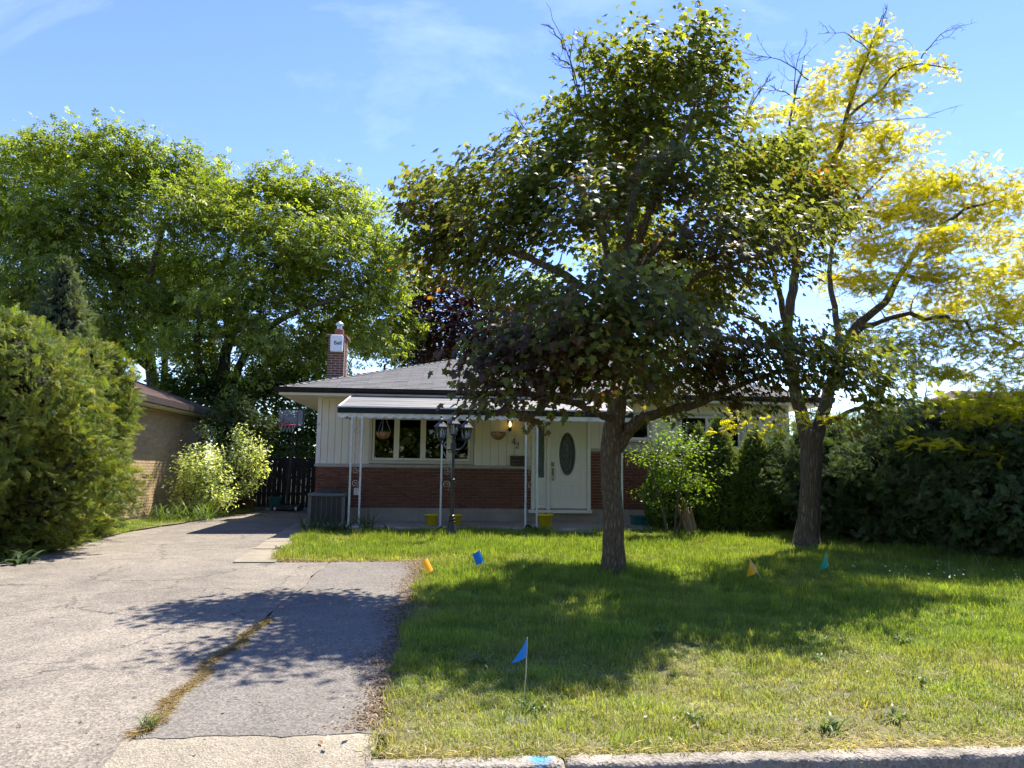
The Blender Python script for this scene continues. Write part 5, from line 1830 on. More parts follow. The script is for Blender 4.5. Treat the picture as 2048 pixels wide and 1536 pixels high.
# ------------------------------------------------------------------ trees behind
def back_tree(name, label, base, trunks, lobes, per_m3, per, size, spread, pal, w, lmat, bmat=None, tmpl=T_ASH, Yt=26, group=None, tjit=.2):
    x, y = base
    T_ = Tree(name, label, (x, y, g(y)), group=group)
    first = True
    for pts, rr in trunks:
        P_ = [at(px, py, Yt + d) for px, py, d in pts]
        if first: P_[0] = np.array([x, y, g(y) - .1])
        T_.limb(P_, [q_ * .78 for q_ in rr], bmat or m_dbark, 'trunk' if first else 'limb', 9, .3 if first else 0)
        first = False
    cl = lobes_sample(lobes, per_m3, 2.3)
    T_.grow(cl, .008, 4, .25, .012)
    T_.twigs(m_twig)
    cen = cl.mean(0)
    P_, N_, Td = leaf_cloud(cl, per, spread, .7, .55, cen - np.array([0, 0, 2]))
    shade = np.repeat(rng.normal(0, .16, (len(cl), 1)), per, axis=0)
    C_ = pick(pal, w, len(P_), tjit) * (1 + shade)
    foliage('crown', tmpl, P_, N_, Td, rng.uniform(size * .7, size * 1.3, len(P_)), np.clip(C_, .004, 1), lmat, T_.root)
    return T_
rj = lambda a: float(rng.uniform(-a, a))
pal_g = [(.150, .185, .034), (.205, .240, .040), (.105, .14, .030), (.235, .260, .045)]
def tufts(pts, Y):
    return [(x, y, 20, 34, Y + rj(1), .35) for x, y in pts]
LA = [(px, py, rx, ry, 27.5 + rj(2.0), 1.7) for px, py, rx, ry in ((60, 345, 85, 60), (150, 325, 80, 55), (240, 325, 80, 55), (330, 350, 75, 45), (405, 370, 60, 50), (30, 440, 90, 70), (140, 420, 100, 70), (250, 410, 100, 70), (360, 430, 90, 65), (50, 560, 90, 70), (170, 540, 100, 70), (290, 530, 90, 70), (200, 640, 80, 50), (20, 660, 70, 60), (320, 620, 50, 40), (280, 600, 60, 50), (240, 680, 60, 40), (120, 640, 70, 60), (340, 680, 40, 30), (100, 480, 90, 60), (-80, 420, 90, 90), (-90, 580, 90, 80))]
LA += tufts([(125, 270), (60, 295), (160, 268), (205, 275), (255, 268), (275, 280), (300, 300), (370, 300), (385, 315), (20, 315), (440, 330)], 27)
LB = [(px, py, rx, ry, 26 + rj(1.9), 1.6) for px, py, rx, ry in ((540, 400, 55, 50), (620, 400, 75, 50), (700, 430, 60, 50), (470, 450, 60, 50), (560, 480, 85, 60), (660, 490, 85, 60), (750, 490, 55, 45), (775, 560, 45, 50), (440, 540, 70, 50), (540, 570, 85, 60), (640, 590, 85, 60), (740, 590, 70, 50), (810, 655, 45, 20), (680, 660, 80, 50), (600, 690, 70, 40), (490, 650, 70, 50), (390, 610, 60, 40), (750, 690, 55, 40), (640, 730, 50, 35), (560, 740, 50, 30), (450, 610, 50, 40), (530, 690, 50, 30), (800, 500, 30, 40), (600, 540, 60, 40), (400, 690, 50, 40), (350, 690, 40, 35), (425, 745, 40, 25), (510, 760, 50, 25), (475, 400, 55, 45), (380, 560, 60, 50), (340, 600, 50, 45))]
LB += tufts([(525, 340), (555, 345), (595, 345), (635, 350), (695, 375), (450, 400), (735, 420), (760, 430), (790, 450)], 26)
back_tree('ash_tree', 'tall bright green tree with several trunks behind the neighbour house', at(315, 985, 27.5)[:2], [
    ([(315, 985, 1.5), (305, 760, 1.5), (280, 690, 1.5), (250, 600, 1.5), (210, 500, 1.5), (190, 400, 1.5)], [.34, .28, .22, .17, .12, .05]),
    ([(318, 800, 1.5), (300, 700, 1.2), (290, 600, .8), (320, 480, .5), (340, 400, .5)], [.22, .18, .14, .1, .04]),
    ([(310, 900, 1.5), (330, 740, 2), (325, 660, 2.2), (330, 560, 2.5)], [.2, .16, .12, .06]),
    ([(300, 740, 1.5), (180, 640, .5), (90, 560, 0), (20, 480, 0)], [.14, .11, .08, .04])], LA, 6.2, 16, .30, (.32, .32, .24), pal_g, [4, 3, 3, 2], m_elm, Yt=26)
back_tree('ash_tree', 'wide bright green tree rising behind the chimney', at(450, 985, 26)[:2], [
    ([(450, 985, 0), (447, 770, 0), (455, 690, 0), (500, 600, 0), (580, 500, 0), (620, 420, 0)], [.36, .3, .24, .18, .12, .05]),
    ([(447, 800, 0), (425, 710, .4), (430, 620, .8), (450, 520, 1), (480, 450, 1)], [.22, .18, .15, .1, .04]),
    ([(450, 860, 0), (395, 720, -.6), (400, 640, -.8), (380, 580, -1)], [.2, .17, .12, .05]),
    ([(460, 800, 0), (490, 710, -.6), (560, 640, -1), (660, 600, -1.2), (740, 560, -1)], [.2, .17, .13, .09, .04]),
    ([(455, 830, 0), (520, 740, .8), (620, 690, 1.2), (720, 650, 1.4)], [.16, .13, .09, .04])], LB, 7.5, 16, .30, (.31, .31, .24), pal_g, [4, 4, 2, 3], m_elm, Yt=26)
back_tree('purple_maple', 'dark purple leaved maple behind the house roof', at(905, 985, 30)[:2], [
    ([(905, 985, 0), (905, 760, 0), (905, 680, 0), (910, 600, 0)], [.3, .25, .18, .06]), ([(905, 800, 0), (860, 690, 0), (840, 640, 0)], [.16, .12, .05]), ([(905, 760, 0), (960, 660, 0), (980, 600, 0)], [.14, .1, .04])],
    [(px, py, rx, ry, 30 + rj(1.2), 1.6) for px, py, rx, ry in ((900, 620, 80, 70), (960, 600, 65, 55), (850, 660, 65, 65), (900, 700, 85, 50), (1000, 660, 55, 50), (800, 650, 55, 55), (815, 705, 50, 45), (830, 590, 45, 40), (865, 570, 50, 40), (960, 690, 60, 45), (840, 730, 50, 35))],
    7, 18, .22, (.28, .28, .22), [(.030, .012, .014), (.042, .016, .017), (.055, .024, .018)], [4, 3, 1], m_purple, tmpl=T_LEAF, Yt=30)
back_tree('ash_tree', 'green tree glimpsed behind the maple branches and roof ridge', at(1095, 985, 33)[:2], [
    ([(1095, 985, 0), (1095, 760, 0), (1090, 660, 0), (1080, 600, 0)], [.3, .22, .15, .06])],
    [(px, py, rx, ry, 33 + rj(1), 1.6) for px, py, rx, ry in ((1060, 610, 50, 50), (1110, 650, 55, 45), (1050, 670, 50, 45), (1160, 680, 45, 35), (1090, 580, 35, 30), (1230, 690, 60, 35), (1310, 700, 50, 30))], 4.5, 15, .3, (.32, .32, .26), pal_g, [3, 4, 2, 3], m_elm, Yt=33)
# shrubs at the end of the driveway
def shrub(name, label, base, Y, lobes, per_m3, per, size, spread, pal, w, lmat, tmpl=T_LEAF, cat='shrub', stems=6, droop=.25, group=None):
    x, y = float(base[0]), float(base[1])
    T_ = Tree(name, label, (x, y, g(y)), cat, group)
    cl = lobes_sample(lobes, per_m3, 2.2)
    cen = cl.mean(0)
    for k in range(stems):
        a = k * 2.4
        e = cen + np.array([math.cos(a), math.sin(a), 0]) * np.ptp(cl[:, 0]) * .28 + np.array([0, 0, rj(.2)])
        s_ = np.array([x + .08 * math.cos(a), y + .08 * math.sin(a), g(y) - .05])
        T_.limb([s_, s_ * .6 + e * .4 + np.array([0, 0, .15]), e], [.028, .02, .009], m_twig, 'stem', 6, 0, .01)
    T_.grow(cl, .003, 4, .2, .010)
    T_.twigs(m_twig)
    P_, N_, Td = leaf_cloud(cl, per, spread, .8, droop, cen)
    foliage('crown', tmpl, P_, N_, Td, rng.uniform(size * .7, size * 1.3, len(P_)), pick(pal, w, len(P_)), lmat, T_.root)
    return T_
Y_ = 24.6
shrub('broadleaf_shrub', 'light green broad leaved shrub above the dark fence behind the hoop', (-4.3, Y_), Y_, [(545, 900, 45, 35, Y_, .8), (600, 905, 40, 35, Y_, .8), (590, 855, 45, 40, Y_ + .6, .8), (640, 880, 40, 60, Y_ + .8, .8), (530, 850, 40, 30, Y_ + .8, .8), (570, 940, 55, 25, Y_ - .3, .5), (630, 940, 30, 30, Y_ - .3, .5), (520, 900, 30, 40, Y_, .5)], 34, 13, .15, (.16, .16, .10), [(.12, .16, .045), (.16, .20, .06), (.08, .12, .03)], [3, 2, 2], m_bushl)
Y_ = 25.4
shrub('lilac_bush', 'dark green tall shrub mass behind the basketball hoop', (-5.6, Y_), Y_, [(px, py, rx, ry, Y_ + rj(.6), .9) for px, py, rx, ry in ((560, 790, 60, 40), (620, 800, 45, 45), (500, 790, 60, 45), (450, 790, 60, 40), (400, 790, 60, 40), (350, 780, 40, 30), (480, 850, 50, 40), (560, 830, 40, 30), (630, 840, 35, 40), (420, 840, 50, 45), (540, 880, 60, 40), (600, 880, 50, 50), (370, 820, 50, 40), (340, 760, 40, 30), (520, 755, 50, 28), (590, 765, 50, 26), (390, 760, 40, 22))], 18, 15, .19, (.2, .2, .15), [(.065, .10, .026), (.09, .135, .03), (.05, .08, .02)], [3, 2, 2], m_elm)
Y_ = 20.9
shrub('juniper_bush', 'green feathery bush rising behind the variegated dogwoods', (-6.2, Y_), Y_, [(470, 825, 40, 35, Y_, .6), (440, 860, 45, 40, Y_, .6), (490, 870, 45, 45, Y_, .6), (520, 850, 30, 35, Y_, .5), (480, 930, 50, 50, Y_, .5), (450, 960, 40, 50, Y_, .5)], 70, 14, .16, (.12, .12, .11), [(.085, .11, .03), (.12, .15, .04)], [2, 1], m_cedar, T_CEDAR)
var = [(.60, .60, .40), (.50, .53, .31), (.18, .24, .09), (.68, .67, .48)]
Y_ = 18.9
shrub('variegated_dogwood', 'cream and green variegated dogwood against the tan brick wall', (-6.45, Y_), Y_, [(395, 930, 42, 38, Y_, .55), (375, 975, 36, 38, Y_, .5), (425, 970, 40, 45, Y_, .5), (450, 1000, 22, 22, Y_, .35), (400, 1005, 45, 22, Y_, .45), (430, 920, 25, 25, Y_ + .3, .4)], 190, 13, .075, (.085, .085, .07), var, [3, 3, 3, 1], m_bushl, droop=.1)
Y_ = 19.9
shrub('variegated_dogwood', 'smaller cream variegated dogwood in front of the brown gate', (-5.75, Y_), Y_, [(500, 910, 32, 30, Y_, .45), (480, 880, 28, 25, Y_ + .2, .4), (515, 940, 25, 25, Y_, .35), (470, 930, 25, 30, Y_, .35), (420, 870, 25, 20, Y_ + .3, .3), (490, 970, 25, 25, Y_, .3)], 190, 13, .075, (.09, .09, .075), var, [3, 3, 3, 1], m_bushl, droop=.1)
Y_ = 14.2
shrub('young_tree', 'bright light green sapling in front of the bedroom window', at(1345, 1065, 14.2)[:2], Y_, [(1345, 880, 42, 32, Y_, .5), (1295, 905, 38, 22, Y_, .4), (1390, 890, 36, 25, Y_ - .2, .4), (1340, 925, 50, 22, Y_ - .2, .5), (1345, 965, 45, 28, Y_ - .2, .45), (1400, 965, 40, 25, Y_ - .2, .4), (1290, 985, 36, 14, Y_ - .4, .3), (1325, 845, 22, 20, Y_ + .1, .3), (1440, 945, 18, 8, Y_ - .3, .2), (1390, 1005, 36, 14, Y_ - .2, .3), (1310, 1010, 30, 14, Y_ - .1, .3), (1265, 915, 16, 10, Y_, .2), (1345, 930, 60, 60, Y_ + .1, .5)], 105, 15, .066, (.10, .10, .055), [(.115, .175, .022), (.15, .21, .03), (.085, .13, .02)], [3, 2, 2], m_bushl, cat='tree', stems=5, droop=.3)

# ------------------------------------------------------------------ scattering on points
tmpl_col = bpy.data.collections.new("grass_templates")
def clump(i, nbl, rad_, hmin, hmax, wid, lean_):
    r2 = np.random.default_rng(40 + i)
    V, T = [], []
    for k in range(nbl):
        bx, by = r2.normal(0, rad_, 2)
        a = r2.random() * 6.28
        d = np.array([math.cos(a), math.sin(a)]); s_ = np.array([-d[1], d[0]])
        if r2.random() < .5: s_ = s_ * .8 + np.array([.4, .1])
        H_ = r2.uniform(hmin, hmax)
        ln = H_ * abs(r2.normal(0, lean_))
        w_ = wid * r2.uniform(.7, 1.2)
        i0 = len(V)
        m_ = d * ln * .35; e_ = d * ln
        V += [(bx - s_[0] * w_, by - s_[1] * w_, -.01), (bx + s_[0] * w_, by + s_[1] * w_, -.01),
              (bx + m_[0] - s_[0] * w_ * .8, by + m_[1] - s_[1] * w_ * .8, H_ * .6), (bx + m_[0] + s_[0] * w_ * .8, by + m_[1] + s_[1] * w_ * .8, H_ * .6),
              (bx + e_[0], by + e_[1], H_ * (1 - .25 * min(1, ln / H_)))]
        T += [(i0, i0 + 1, i0 + 3), (i0, i0 + 3, i0 + 2), (i0 + 2, i0 + 3, i0 + 4)]
    me = np_mesh('grass_clump', np.array(V), np.array(T), m_grass)
    o = bpy.data.objects.new('grass_clump', me)
    tmpl_col.objects.link(o)
for i in range(4): clump(i, 15, .035, .035, .085, .0026, .55)
for i in range(4, 6): clump(i, 12, .03, .06, .13, .0028, .5)
clump(6, 16, .05, .012, .03, .003, 1.6)

def scatter(name, P_, rot, scl, idx, tint, label=None, parent=None, tcol=None):
    me = bpy.data.meshes.new(name)
    me.vertices.add(len(P_))
    me.vertices.foreach_set("co", np.ascontiguousarray(P_, np.float32).ravel())
    for nm, typ, key, arr in (("rot", 'FLOAT_VECTOR', "vector", rot), ("scl", 'FLOAT_VECTOR', "vector", scl), ("idx", 'INT', "value", idx), ("tint", 'FLOAT_COLOR', "color", np.concatenate([tint, np.ones((len(tint), 1))], 1))):
        a = me.attributes.new(nm, typ, 'POINT')
        a.data.foreach_set(key, np.ascontiguousarray(arr, np.int32 if typ == 'INT' else np.float32).ravel())
    o = link(name, me, parent, label=label, cat='grass' if parent is None else None, kind='stuff')
    ng = bpy.data.node_groups.new("scatter", 'GeometryNodeTree')
    ng.interface.new_socket("Geometry", in_out='INPUT', socket_type='NodeSocketGeometry')
    ng.interface.new_socket("Geometry", in_out='OUTPUT', socket_type='NodeSocketGeometry')
    N_ = ng.nodes
    gi, go = N_.new("NodeGroupInput"), N_.new("NodeGroupOutput")
    iop = N_.new("GeometryNodeInstanceOnPoints")
    ci_ = N_.new("GeometryNodeCollectionInfo")
    ci_.inputs["Collection"].default_value = tcol or tmpl_col
    ci_.inputs["Separate Children"].default_value = True
    ci_.inputs["Reset Children"].default_value = True
    def attr(nm, typ):
        a = N_.new("GeometryNodeInputNamedAttribute")
        a.data_type = typ
        a.inputs["Name"].default_value = nm
        return a.outputs[0]
    lk = ng.links.new
    lk(gi.outputs[0], iop.inputs["Points"])
    lk(ci_.outputs[0], iop.inputs["Instance"])
    iop.inputs["Pick Instance"].default_value = True
    lk(attr("idx", 'INT'), iop.inputs["Instance Index"])
    lk(attr("rot", 'FLOAT_VECTOR'), iop.inputs["Rotation"])
    lk(attr("scl", 'FLOAT_VECTOR'), iop.inputs["Scale"])
    lk(iop.outputs[0], go.inputs[0])
    md = o.modifiers.new("scatter", 'NODES')
    md.node_group = ng
    return o


cedar_col = bpy.data.collections.new("cedar_templates")
def cedar_template(i):
    r2 = np.random.default_rng(70 + i)
    sp = [(0, 0, 0, 1.0, .016, -.14)]
    for k in range(8):
        y = .10 + k * .105
        L0 = (.44 - .045 * k) * r2.uniform(.8, 1.15)
        for s in (-1, 1):
            tx, ty = s * L0 * .72, y + L0 * .72
            sg = -.04 - .12 * y + r2.normal(0, .05)
            sp.append((0, y, tx, ty, .021, sg))
            for q in (.35, .65):
                bx, by = tx * q, y + (ty - y) * q
                l2 = L0 * .42 * (1.1 - q * .5)
                sp.append((bx, by, bx + s * l2 * .25, by + l2, .020, sg * q - .02))
                if q < .5: sp.append((bx, by, bx + s * l2 * .95, by + l2 * .25, .020, sg * q - .04))
    V, T = tris(sp)
    V[:, 2] += r2.normal(0, .012, len(V))
    me = np_mesh('cedar_spray', V, T, m_ispray)
    cedar_col.objects.link(bpy.data.objects.new('cedar_spray', me))
for i in range(3): cedar_template(i)
def sprays(name, P_, Nn, Td, S, C, parent):
    """cedar foliage: sprays set on points (tip along Td, face along Nn)"""
    Nn = nrm(np.asarray(Nn, float)); Td = np.asarray(Td, float)
    Td = nrm(Td - Nn * (Td * Nn).sum(1, keepdims=True))
    X = np.cross(Td, Nn)
    # columns of the rotation are X, Td, Nn
    ry_ = np.arcsin(np.clip(-X[:, 2], -1, 1)); rx_ = np.arctan2(Td[:, 2], Nn[:, 2]); rz_ = np.arctan2(X[:, 1], X[:, 0])
    n = len(P_)
    return scatter(name, P_ - root_loc(parent), np.stack([rx_, ry_, rz_], -1), np.repeat(np.asarray(S)[:, None], 3, 1), rng.integers(0, 3, n), C, None, parent, cedar_col)

# ------------------------------------------------------------------ cedars
def cedar(name, label, x, y, R_, H_, N_, size, pal, w, prof, group=None, cat='cedar', lean=(0, 0), noise=.16, up=.5, zb=.02, sq=(1, 1), brown=None):
    rng = np.random.default_rng(int(abs(x) * 1000 + abs(y) * 77))
    root = thing(name, label, cat, (x, y, g(y)), group)
    ph = rng.random(8) * 6.28
    bth, bhh_, ba, bs = rng.random(46) * 6.28, rng.random(46) ** .9, rng.uniform(-.18, .30, 46), rng.uniform(.16, .42, 46)
    def rad(h, th):
        nz = np.sin(3 * th + ph[0] + 5 * h) + np.sin(5 * th - 7 * h + ph[1]) + np.sin(2 * th + 13 * h + ph[2]) * .8 + np.sin(9 * th + 17 * h + ph[3]) * .7 + np.sin(7 * th - 23 * h + ph[4]) * .6
        bm_ = 0
        for k_ in range(46):
            dth = np.abs((th - bth[k_] + math.pi) % (2 * math.pi) - math.pi)
            bm_ = bm_ + ba[k_] * np.exp(-(dth / bs[k_]) ** 2 - ((h - bhh_[k_]) * H_ / (R_ * bs[k_] * 1.1)) ** 2)
        return R_ * prof(h) * (1 + noise * nz / 2.2 + bm_ * noise / .16)
    def pos(h, th, k):
        r = rad(h, th) * k
        return np.stack([x + r * np.cos(th) * sq[0] + lean[0] * h, y + r * np.sin(th) * sq[1] + lean[1] * h, g(y) + zb + h * H_], -1)
    # dark woody core
    nh, nt = 14, 18
    hs, ths = np.linspace(.02, .93, nh), np.linspace(0, 2 * math.pi, nt, endpoint=False)
    V = np.concatenate([pos(np.full(nt, h), ths, .66) for h in hs] + [pos(np.array([.97]), np.array([0.0]), 0)])
    Fc = []
    for j in range(nh - 1):
        for k in range(nt):
            k2 = (k + 1) % nt
            a, b_, c_, d_ = j * nt + k, j * nt + k2, (j + 1) * nt + k2, (j + 1) * nt + k
            Fc += [(a, b_, c_), (a, c_, d_)]
    for k in range(nt):
        Fc.append(((nh - 1) * nt + k, (nh - 1) * nt + (k + 1) % nt, nh * nt))
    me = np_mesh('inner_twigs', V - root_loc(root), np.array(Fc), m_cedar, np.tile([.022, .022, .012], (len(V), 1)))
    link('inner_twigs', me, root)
    b = MB()
    b.tube([(x, y, g(y) - .05), (x + lean[0] * .3, y + lean[1] * .3, g(y) + H_ * .5)], [.07 + .02 * R_, .03], 8)
    b.build('trunk', m_dbark, root)
    # sprays, more of them where the body is wide
    M_ = N_ * 3
    h = rng.random(M_) ** 1.0
    pw = prof(h)
    keep = rng.random(M_) < (pw / pw.max() * .95 + .05)
    h = h[keep][:N_]
    n = len(h)
    th = rng.random(n) * 2 * math.pi
    k = 1.03 - .38 * rng.random(n) ** 1.7
    stray = rng.random(n) < .10
    k = np.where(stray, rng.uniform(1.0, 1.14, n), k)
    P_ = pos(h, th, k)
    out = np.stack([np.cos(th), np.sin(th), np.zeros(n)], -1)
    T_ = out * .8 + np.array([0, 0, 1.0]) * (up + 1.1 * np.clip(h - .62, 0, 1) ** 1.0 * 2)[:, None] + rng.normal(0, .42, (n, 3))
    tang = np.stack([-np.sin(th), np.cos(th), np.zeros(n)], -1)
    Nn = tang * rng.choice([-1, 1], n)[:, None] * .6 + np.array([0, 0, .45]) + out * .35 + rng.normal(0, .45, (n, 3))
    C_ = np.array(pal, float)[rng.choice(len(pal), n, p=np.array(w) / sum(w))] * (1 + rng.normal(0, .2, (n, 1)))
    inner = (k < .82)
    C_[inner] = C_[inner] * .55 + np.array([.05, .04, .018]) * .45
    if brown is not None:
        for bp, br in brown:
            m_ = np.linalg.norm(P_ - bp, axis=1) < br * (1 + rng.normal(0, .2, n))
            C_[m_] = np.array([.085, .062, .045]) * (1 + rng.normal(0, .2, (m_.sum(), 1)))
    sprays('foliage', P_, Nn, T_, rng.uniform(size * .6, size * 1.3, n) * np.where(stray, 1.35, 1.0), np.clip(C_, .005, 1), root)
    return root
p_hedge = lambda h: np.clip(np.minimum(1.0, .80 + h * .6), 0, 1) * np.sqrt(np.clip(1 - np.clip((h - .45) / .55, 0, 1) ** 2.2, 0, 1))
p_col = lambda h: np.clip(np.minimum(1, .66 + 1.5 * h), 0, 1) * (np.clip(1 - np.clip((h - .25) / .75, 0, 1) ** 2.1, 0, 1) ** .8)
p_cone = lambda h: np.clip(1 - h, 0, 1) ** .85 * np.minimum(1, .7 + h * 3)
gold = [(.19, .215, .044), (.15, .185, .038), (.28, .275, .056), (.11, .155, .036)]
dark = [(.11, .155, .066), (.15, .20, .08), (.085, .12, .052)]
bpt = at(262, 905, 13.0)
cedar('cedar_shrub', 'huge golden green cedar filling the left edge of the view', -7.05, 11.75, 1.32, 3.62, 20000, .17, gold, [4, 3, 2, 3], p_hedge, 'big cedars left of the driveway', noise=.30)
cedar('cedar_shrub', 'big golden green cedar between the leftmost cedar and the tan brick house', -7.55, 13.7, 1.08, 3.45, 15000, .17, gold, [4, 3, 2, 3], p_hedge, 'big cedars left of the driveway', lean=(1.05, -.2), noise=.16, brown=[(bpt, .42)])
cedar('cedar_shrub', 'golden green cedar behind the two front cedars by the neighbour house', -8.5, 13.0, 1.3, 3.9, 8000, .17, gold, [3, 4, 1, 4], p_hedge, 'big cedars left of the driveway')
cedar('juniper_tree', 'grey green pointed conifer rising behind the big left cedars', -7.75, 14.9, 1.5, 5.35, 11000, .16, [(.14, .17, .085), (.11, .14, .07), (.17, .20, .10)], [3, 3, 1], p_cone, cat='conifer')
# hedge on the right, bush by bush
for k, (x, y, r, h_) in enumerate(((7.8, 14.4, .95, 2.3), (8.5, 13.2, 1.05, 2.25), (9.05, 12.0, 1.1, 2.5), (9.5, 10.9, 1.1, 2.3), (10.0, 9.7, 1.1, 2.4), (9.3, 14.6, 1.0, 2.75), (10.2, 12.9, 1.1, 2.85))):
    lab = ['green cedar just behind the locust trunk', 'green hedge cedar right beside the locust', 'dark cedar in the middle of the right hedge', 'dark cedar at the right edge of the view', 'dark hedge cedar beyond the right edge, nearest the street', 'back row hedge cedar behind the locust trunk', 'back row hedge cedar at the right edge'][k]
    cedar('hedge_cedar', lab, x, y, r, h_, 9000 if k < 4 else 3500, .16, dark if k else [(.14, .19, .075), (.11, .15, .06), (.08, .11, .045)], [3, 2, 2], p_hedge, 'cedars of the right hedge', noise=.3, zb=.10, up=.35)
colp = [(.16, .215, .044), (.25, .29, .058), (.11, .155, .038)]
for k, (x, y, r, h_) in enumerate(((5.70, 15.05, .41, 2.42), (6.44, 14.9, .42, 2.2), (7.10, 15.2, .37, 2.05), (5.42, 15.4, .26, 2.3), (4.75, 15.6, .45, 1.7))):
    lab = ['pointed columnar cedar beside the light green sapling', 'broad columnar cedar in the middle of the window bed', 'columnar cedar nearest the locust trunk', 'thin cedar tip behind the first columnar cedar', 'low dark cedar behind the sapling'][k]
    cedar('columnar_cedar', lab, x, y, r, h_, 8000 if k != 3 else 4000, .09, colp, [3, 2, 2], p_col, 'columnar cedars under the bedroom window', noise=.06, up=.9)
cedar('yew_bush', 'dark bush filling the corner between the house and the right hedge', 8.7, 16.3, .8, 2.0, 5500, .15, dark, [3, 2, 2], p_hedge, cat='bush')

# leaning split stump
st = thing('tree_stump', 'leaning split dead trunk beside the light green sapling', 'stump', (4.86, 14.25, g(14.2)))
c0 = np.array([4.86, 14.25, g(14.2) - .05])
for dx, tx, r_, hh in ((0, -.22, .075, .88), (.06, -.10, .05, .62), (-.07, -.25, .045, .7)):
    b = MB()
    b.tube([c0 + [dx, 0, 0], c0 + [dx + tx * .4, 0, hh * .45], c0 + [dx + tx * .8, .02, hh * .85], c0 + [dx + tx, .02, hh]], [r_, r_ * .85, r_ * .55, .008], 7)
    b.build('split_stem', m_dead, st, smooth=False)

# ------------------------------------------------------------------ leafy plants
def strap_plant(name, label, x, y, n, length, width, arch, pal, cat='plant', group=None, spread=.06, mat=None, zoff=0.0):
    root = thing(name, label, cat, (x, y, g(y) + zoff), group)
    V, T, C = [], [], []
    for k in range(n):
        a = rng.random() * 6.28
        L_ = length * rng.uniform(.6, 1.15)
        el = rng.uniform(.5, 1.35)
        bx, by = rng.normal(0, spread, 2)
        c_ = np.array(pal[rng.integers(len(pal))]) * (1 + rng.normal(0, .15))
        d = np.array([math.cos(a), math.sin(a)])
        s_ = np.array([-d[1], d[0]])
        i = len(V)
        S_ = 5
        x_, z_ = 0.0, 0.0
        for q in range(S_ + 1):
            t_ = q / S_
            w_ = width * (1 - t_) ** .6 * (.35 + 1.3 * min(t_, .5)) if q < S_ else .001
            p = np.array([bx, by]) + d * x_
            V += [(p[0] + s_[0] * w_, p[1] + s_[1] * w_, z_), (p[0] - s_[0] * w_, p[1] - s_[1] * w_, z_)]
            C += [c_, c_]
            ang = el - arch * t_ * 1.6
            x_ += math.cos(ang) * L_ / S_
            z_ = max(.01, z_ + math.sin(ang) * L_ / S_)
        for q in range(S_):
            e = i + 2 * q
            T += [(e, e + 1, e + 3), (e, e + 3, e + 2)]
    me = np_mesh('leaves', np.array(V), np.array(T), mat or m_blade, np.clip(np.array(C), .01, 1))
    link('leaves', me, root)
    return root
pg = [(.06, .10, .022), (.085, .13, .03), (.05, .085, .02)]
pl2 = [(.10, .15, .03), (.13, .18, .045), (.08, .12, .025)]
for k, (px, py) in enumerate(((330, 1032), (365, 1030), (400, 1034))):
    q = at(px, 1035, 17.6)
    strap_plant('daylily', ['arching daylily clump by the big cedar', 'arching daylily clump under the tan brick wall', 'arching daylily clump in front of the dogwood'][k], float(q[0]), 17.5 + k * .2, 70, .75, .012, .9, pl2, group='daylilies by the tan wall', spread=.14)
for k, (px, Y0, n, L_, w_, ar, lab) in enumerate(((692, 14.95, 22, .32, .028, .8, 'broad leaf clump at the left end of the porch'), (772, 14.9, 26, .28, .03, .9, 'low leafy clump in front of the porch under the window'), (884, 14.85, 26, .28, .03, .9, 'leafy clump behind the lamp post'), (1066, 14.85, 30, .30, .03, .9, 'leafy clump below the porch spotlight'), (955, 14.8, 10, .2, .014, .6, 'small weed against the porch front'), (1010, 14.8, 9, .22, .014, .6, 'thin weed at the porch edge left of the spotlight'))):
    q = at(px, 1050, Y0)
    strap_plant('hosta', lab, float(q[0]), Y0, n, L_, w_, ar, pg, group='leafy clumps along the porch')
q = at(735, 1030, 15.0)
strap_plant('fern', 'tall feathery fern beside the left porch post', float(q[0]), 14.98, 46, .62, .012, .35, pg, spread=.05)
for px, Y0, lab in ((618, 15.3, 'weedy clump left of the air conditioner'), (637, 15.2, 'weedy clump in front of the air conditioner'), (655, 15.1, 'low weeds between air conditioner and lawn'), (670, 15.0, 'grassy weeds before the porch corner')):
    q = at(px, 1045, Y0)
    strap_plant('weed_clump', lab, float(q[0]), Y0, 46, .42, .012, .6, pg, group='weeds around the air conditioner', spread=.1)
q = at(45, 1120, 11.0)
strap_plant('burdock', 'dark broad leaved weed under the leftmost cedar', float(q[0]) + .1, 10.75, 16, .34, .06, .9, [(.05, .085, .03), (.07, .11, .045)], spread=.05)
strap_plant('grass_tuft', 'green grass tuft in the driveway seam', -1.655, 4.46, 46, .13, .004, .8, pl2, spread=.03)
strap_plant('grass_tuft', 'small green sprig in the upper driveway seam', -1.70, 6.3, 14, .06, .004, .8, pl2, spread=.03)
strap_plant('grass_tuft', 'tall light green blades at the edge of the parking pad', -.37, 7.0, 12, .26, .008, .4, pl2, spread=.02)
strap_plant('grass_tuft', 'green weed in the joint of the concrete walk', -2.72, 12.33, 24, .13, .012, 1.0, pg, spread=.06)
for k in range(9):
    x, y = [(.55, 4.62), (2.7, 4.35), (2.2, 4.2), (1.5, 4.4), (3.3, 5.0), (.25, 5.6), (2.9, 5.6), (1.9, 6.4), (3.9, 6.1)][k]
    strap_plant('lawn_weed', ['leafy weed beside the nearest blue flag', 'low weed by the kerb right of the blue paint', 'small weed close to the kerb between two others', 'low weed in dry grass right of the kerb joint', 'rightmost low weed near the kerb', 'leafy weed left of the nearest blue flag', 'low weed in the sunny grass at the right', 'leafy weed at the sunlit edge of the maple shade', 'low weed farthest right in the open lawn'][k], x, y, 24, .10 + .03 * (k % 3), .012, 1.0, pl2, group='low weeds in the front lawn', spread=.03)
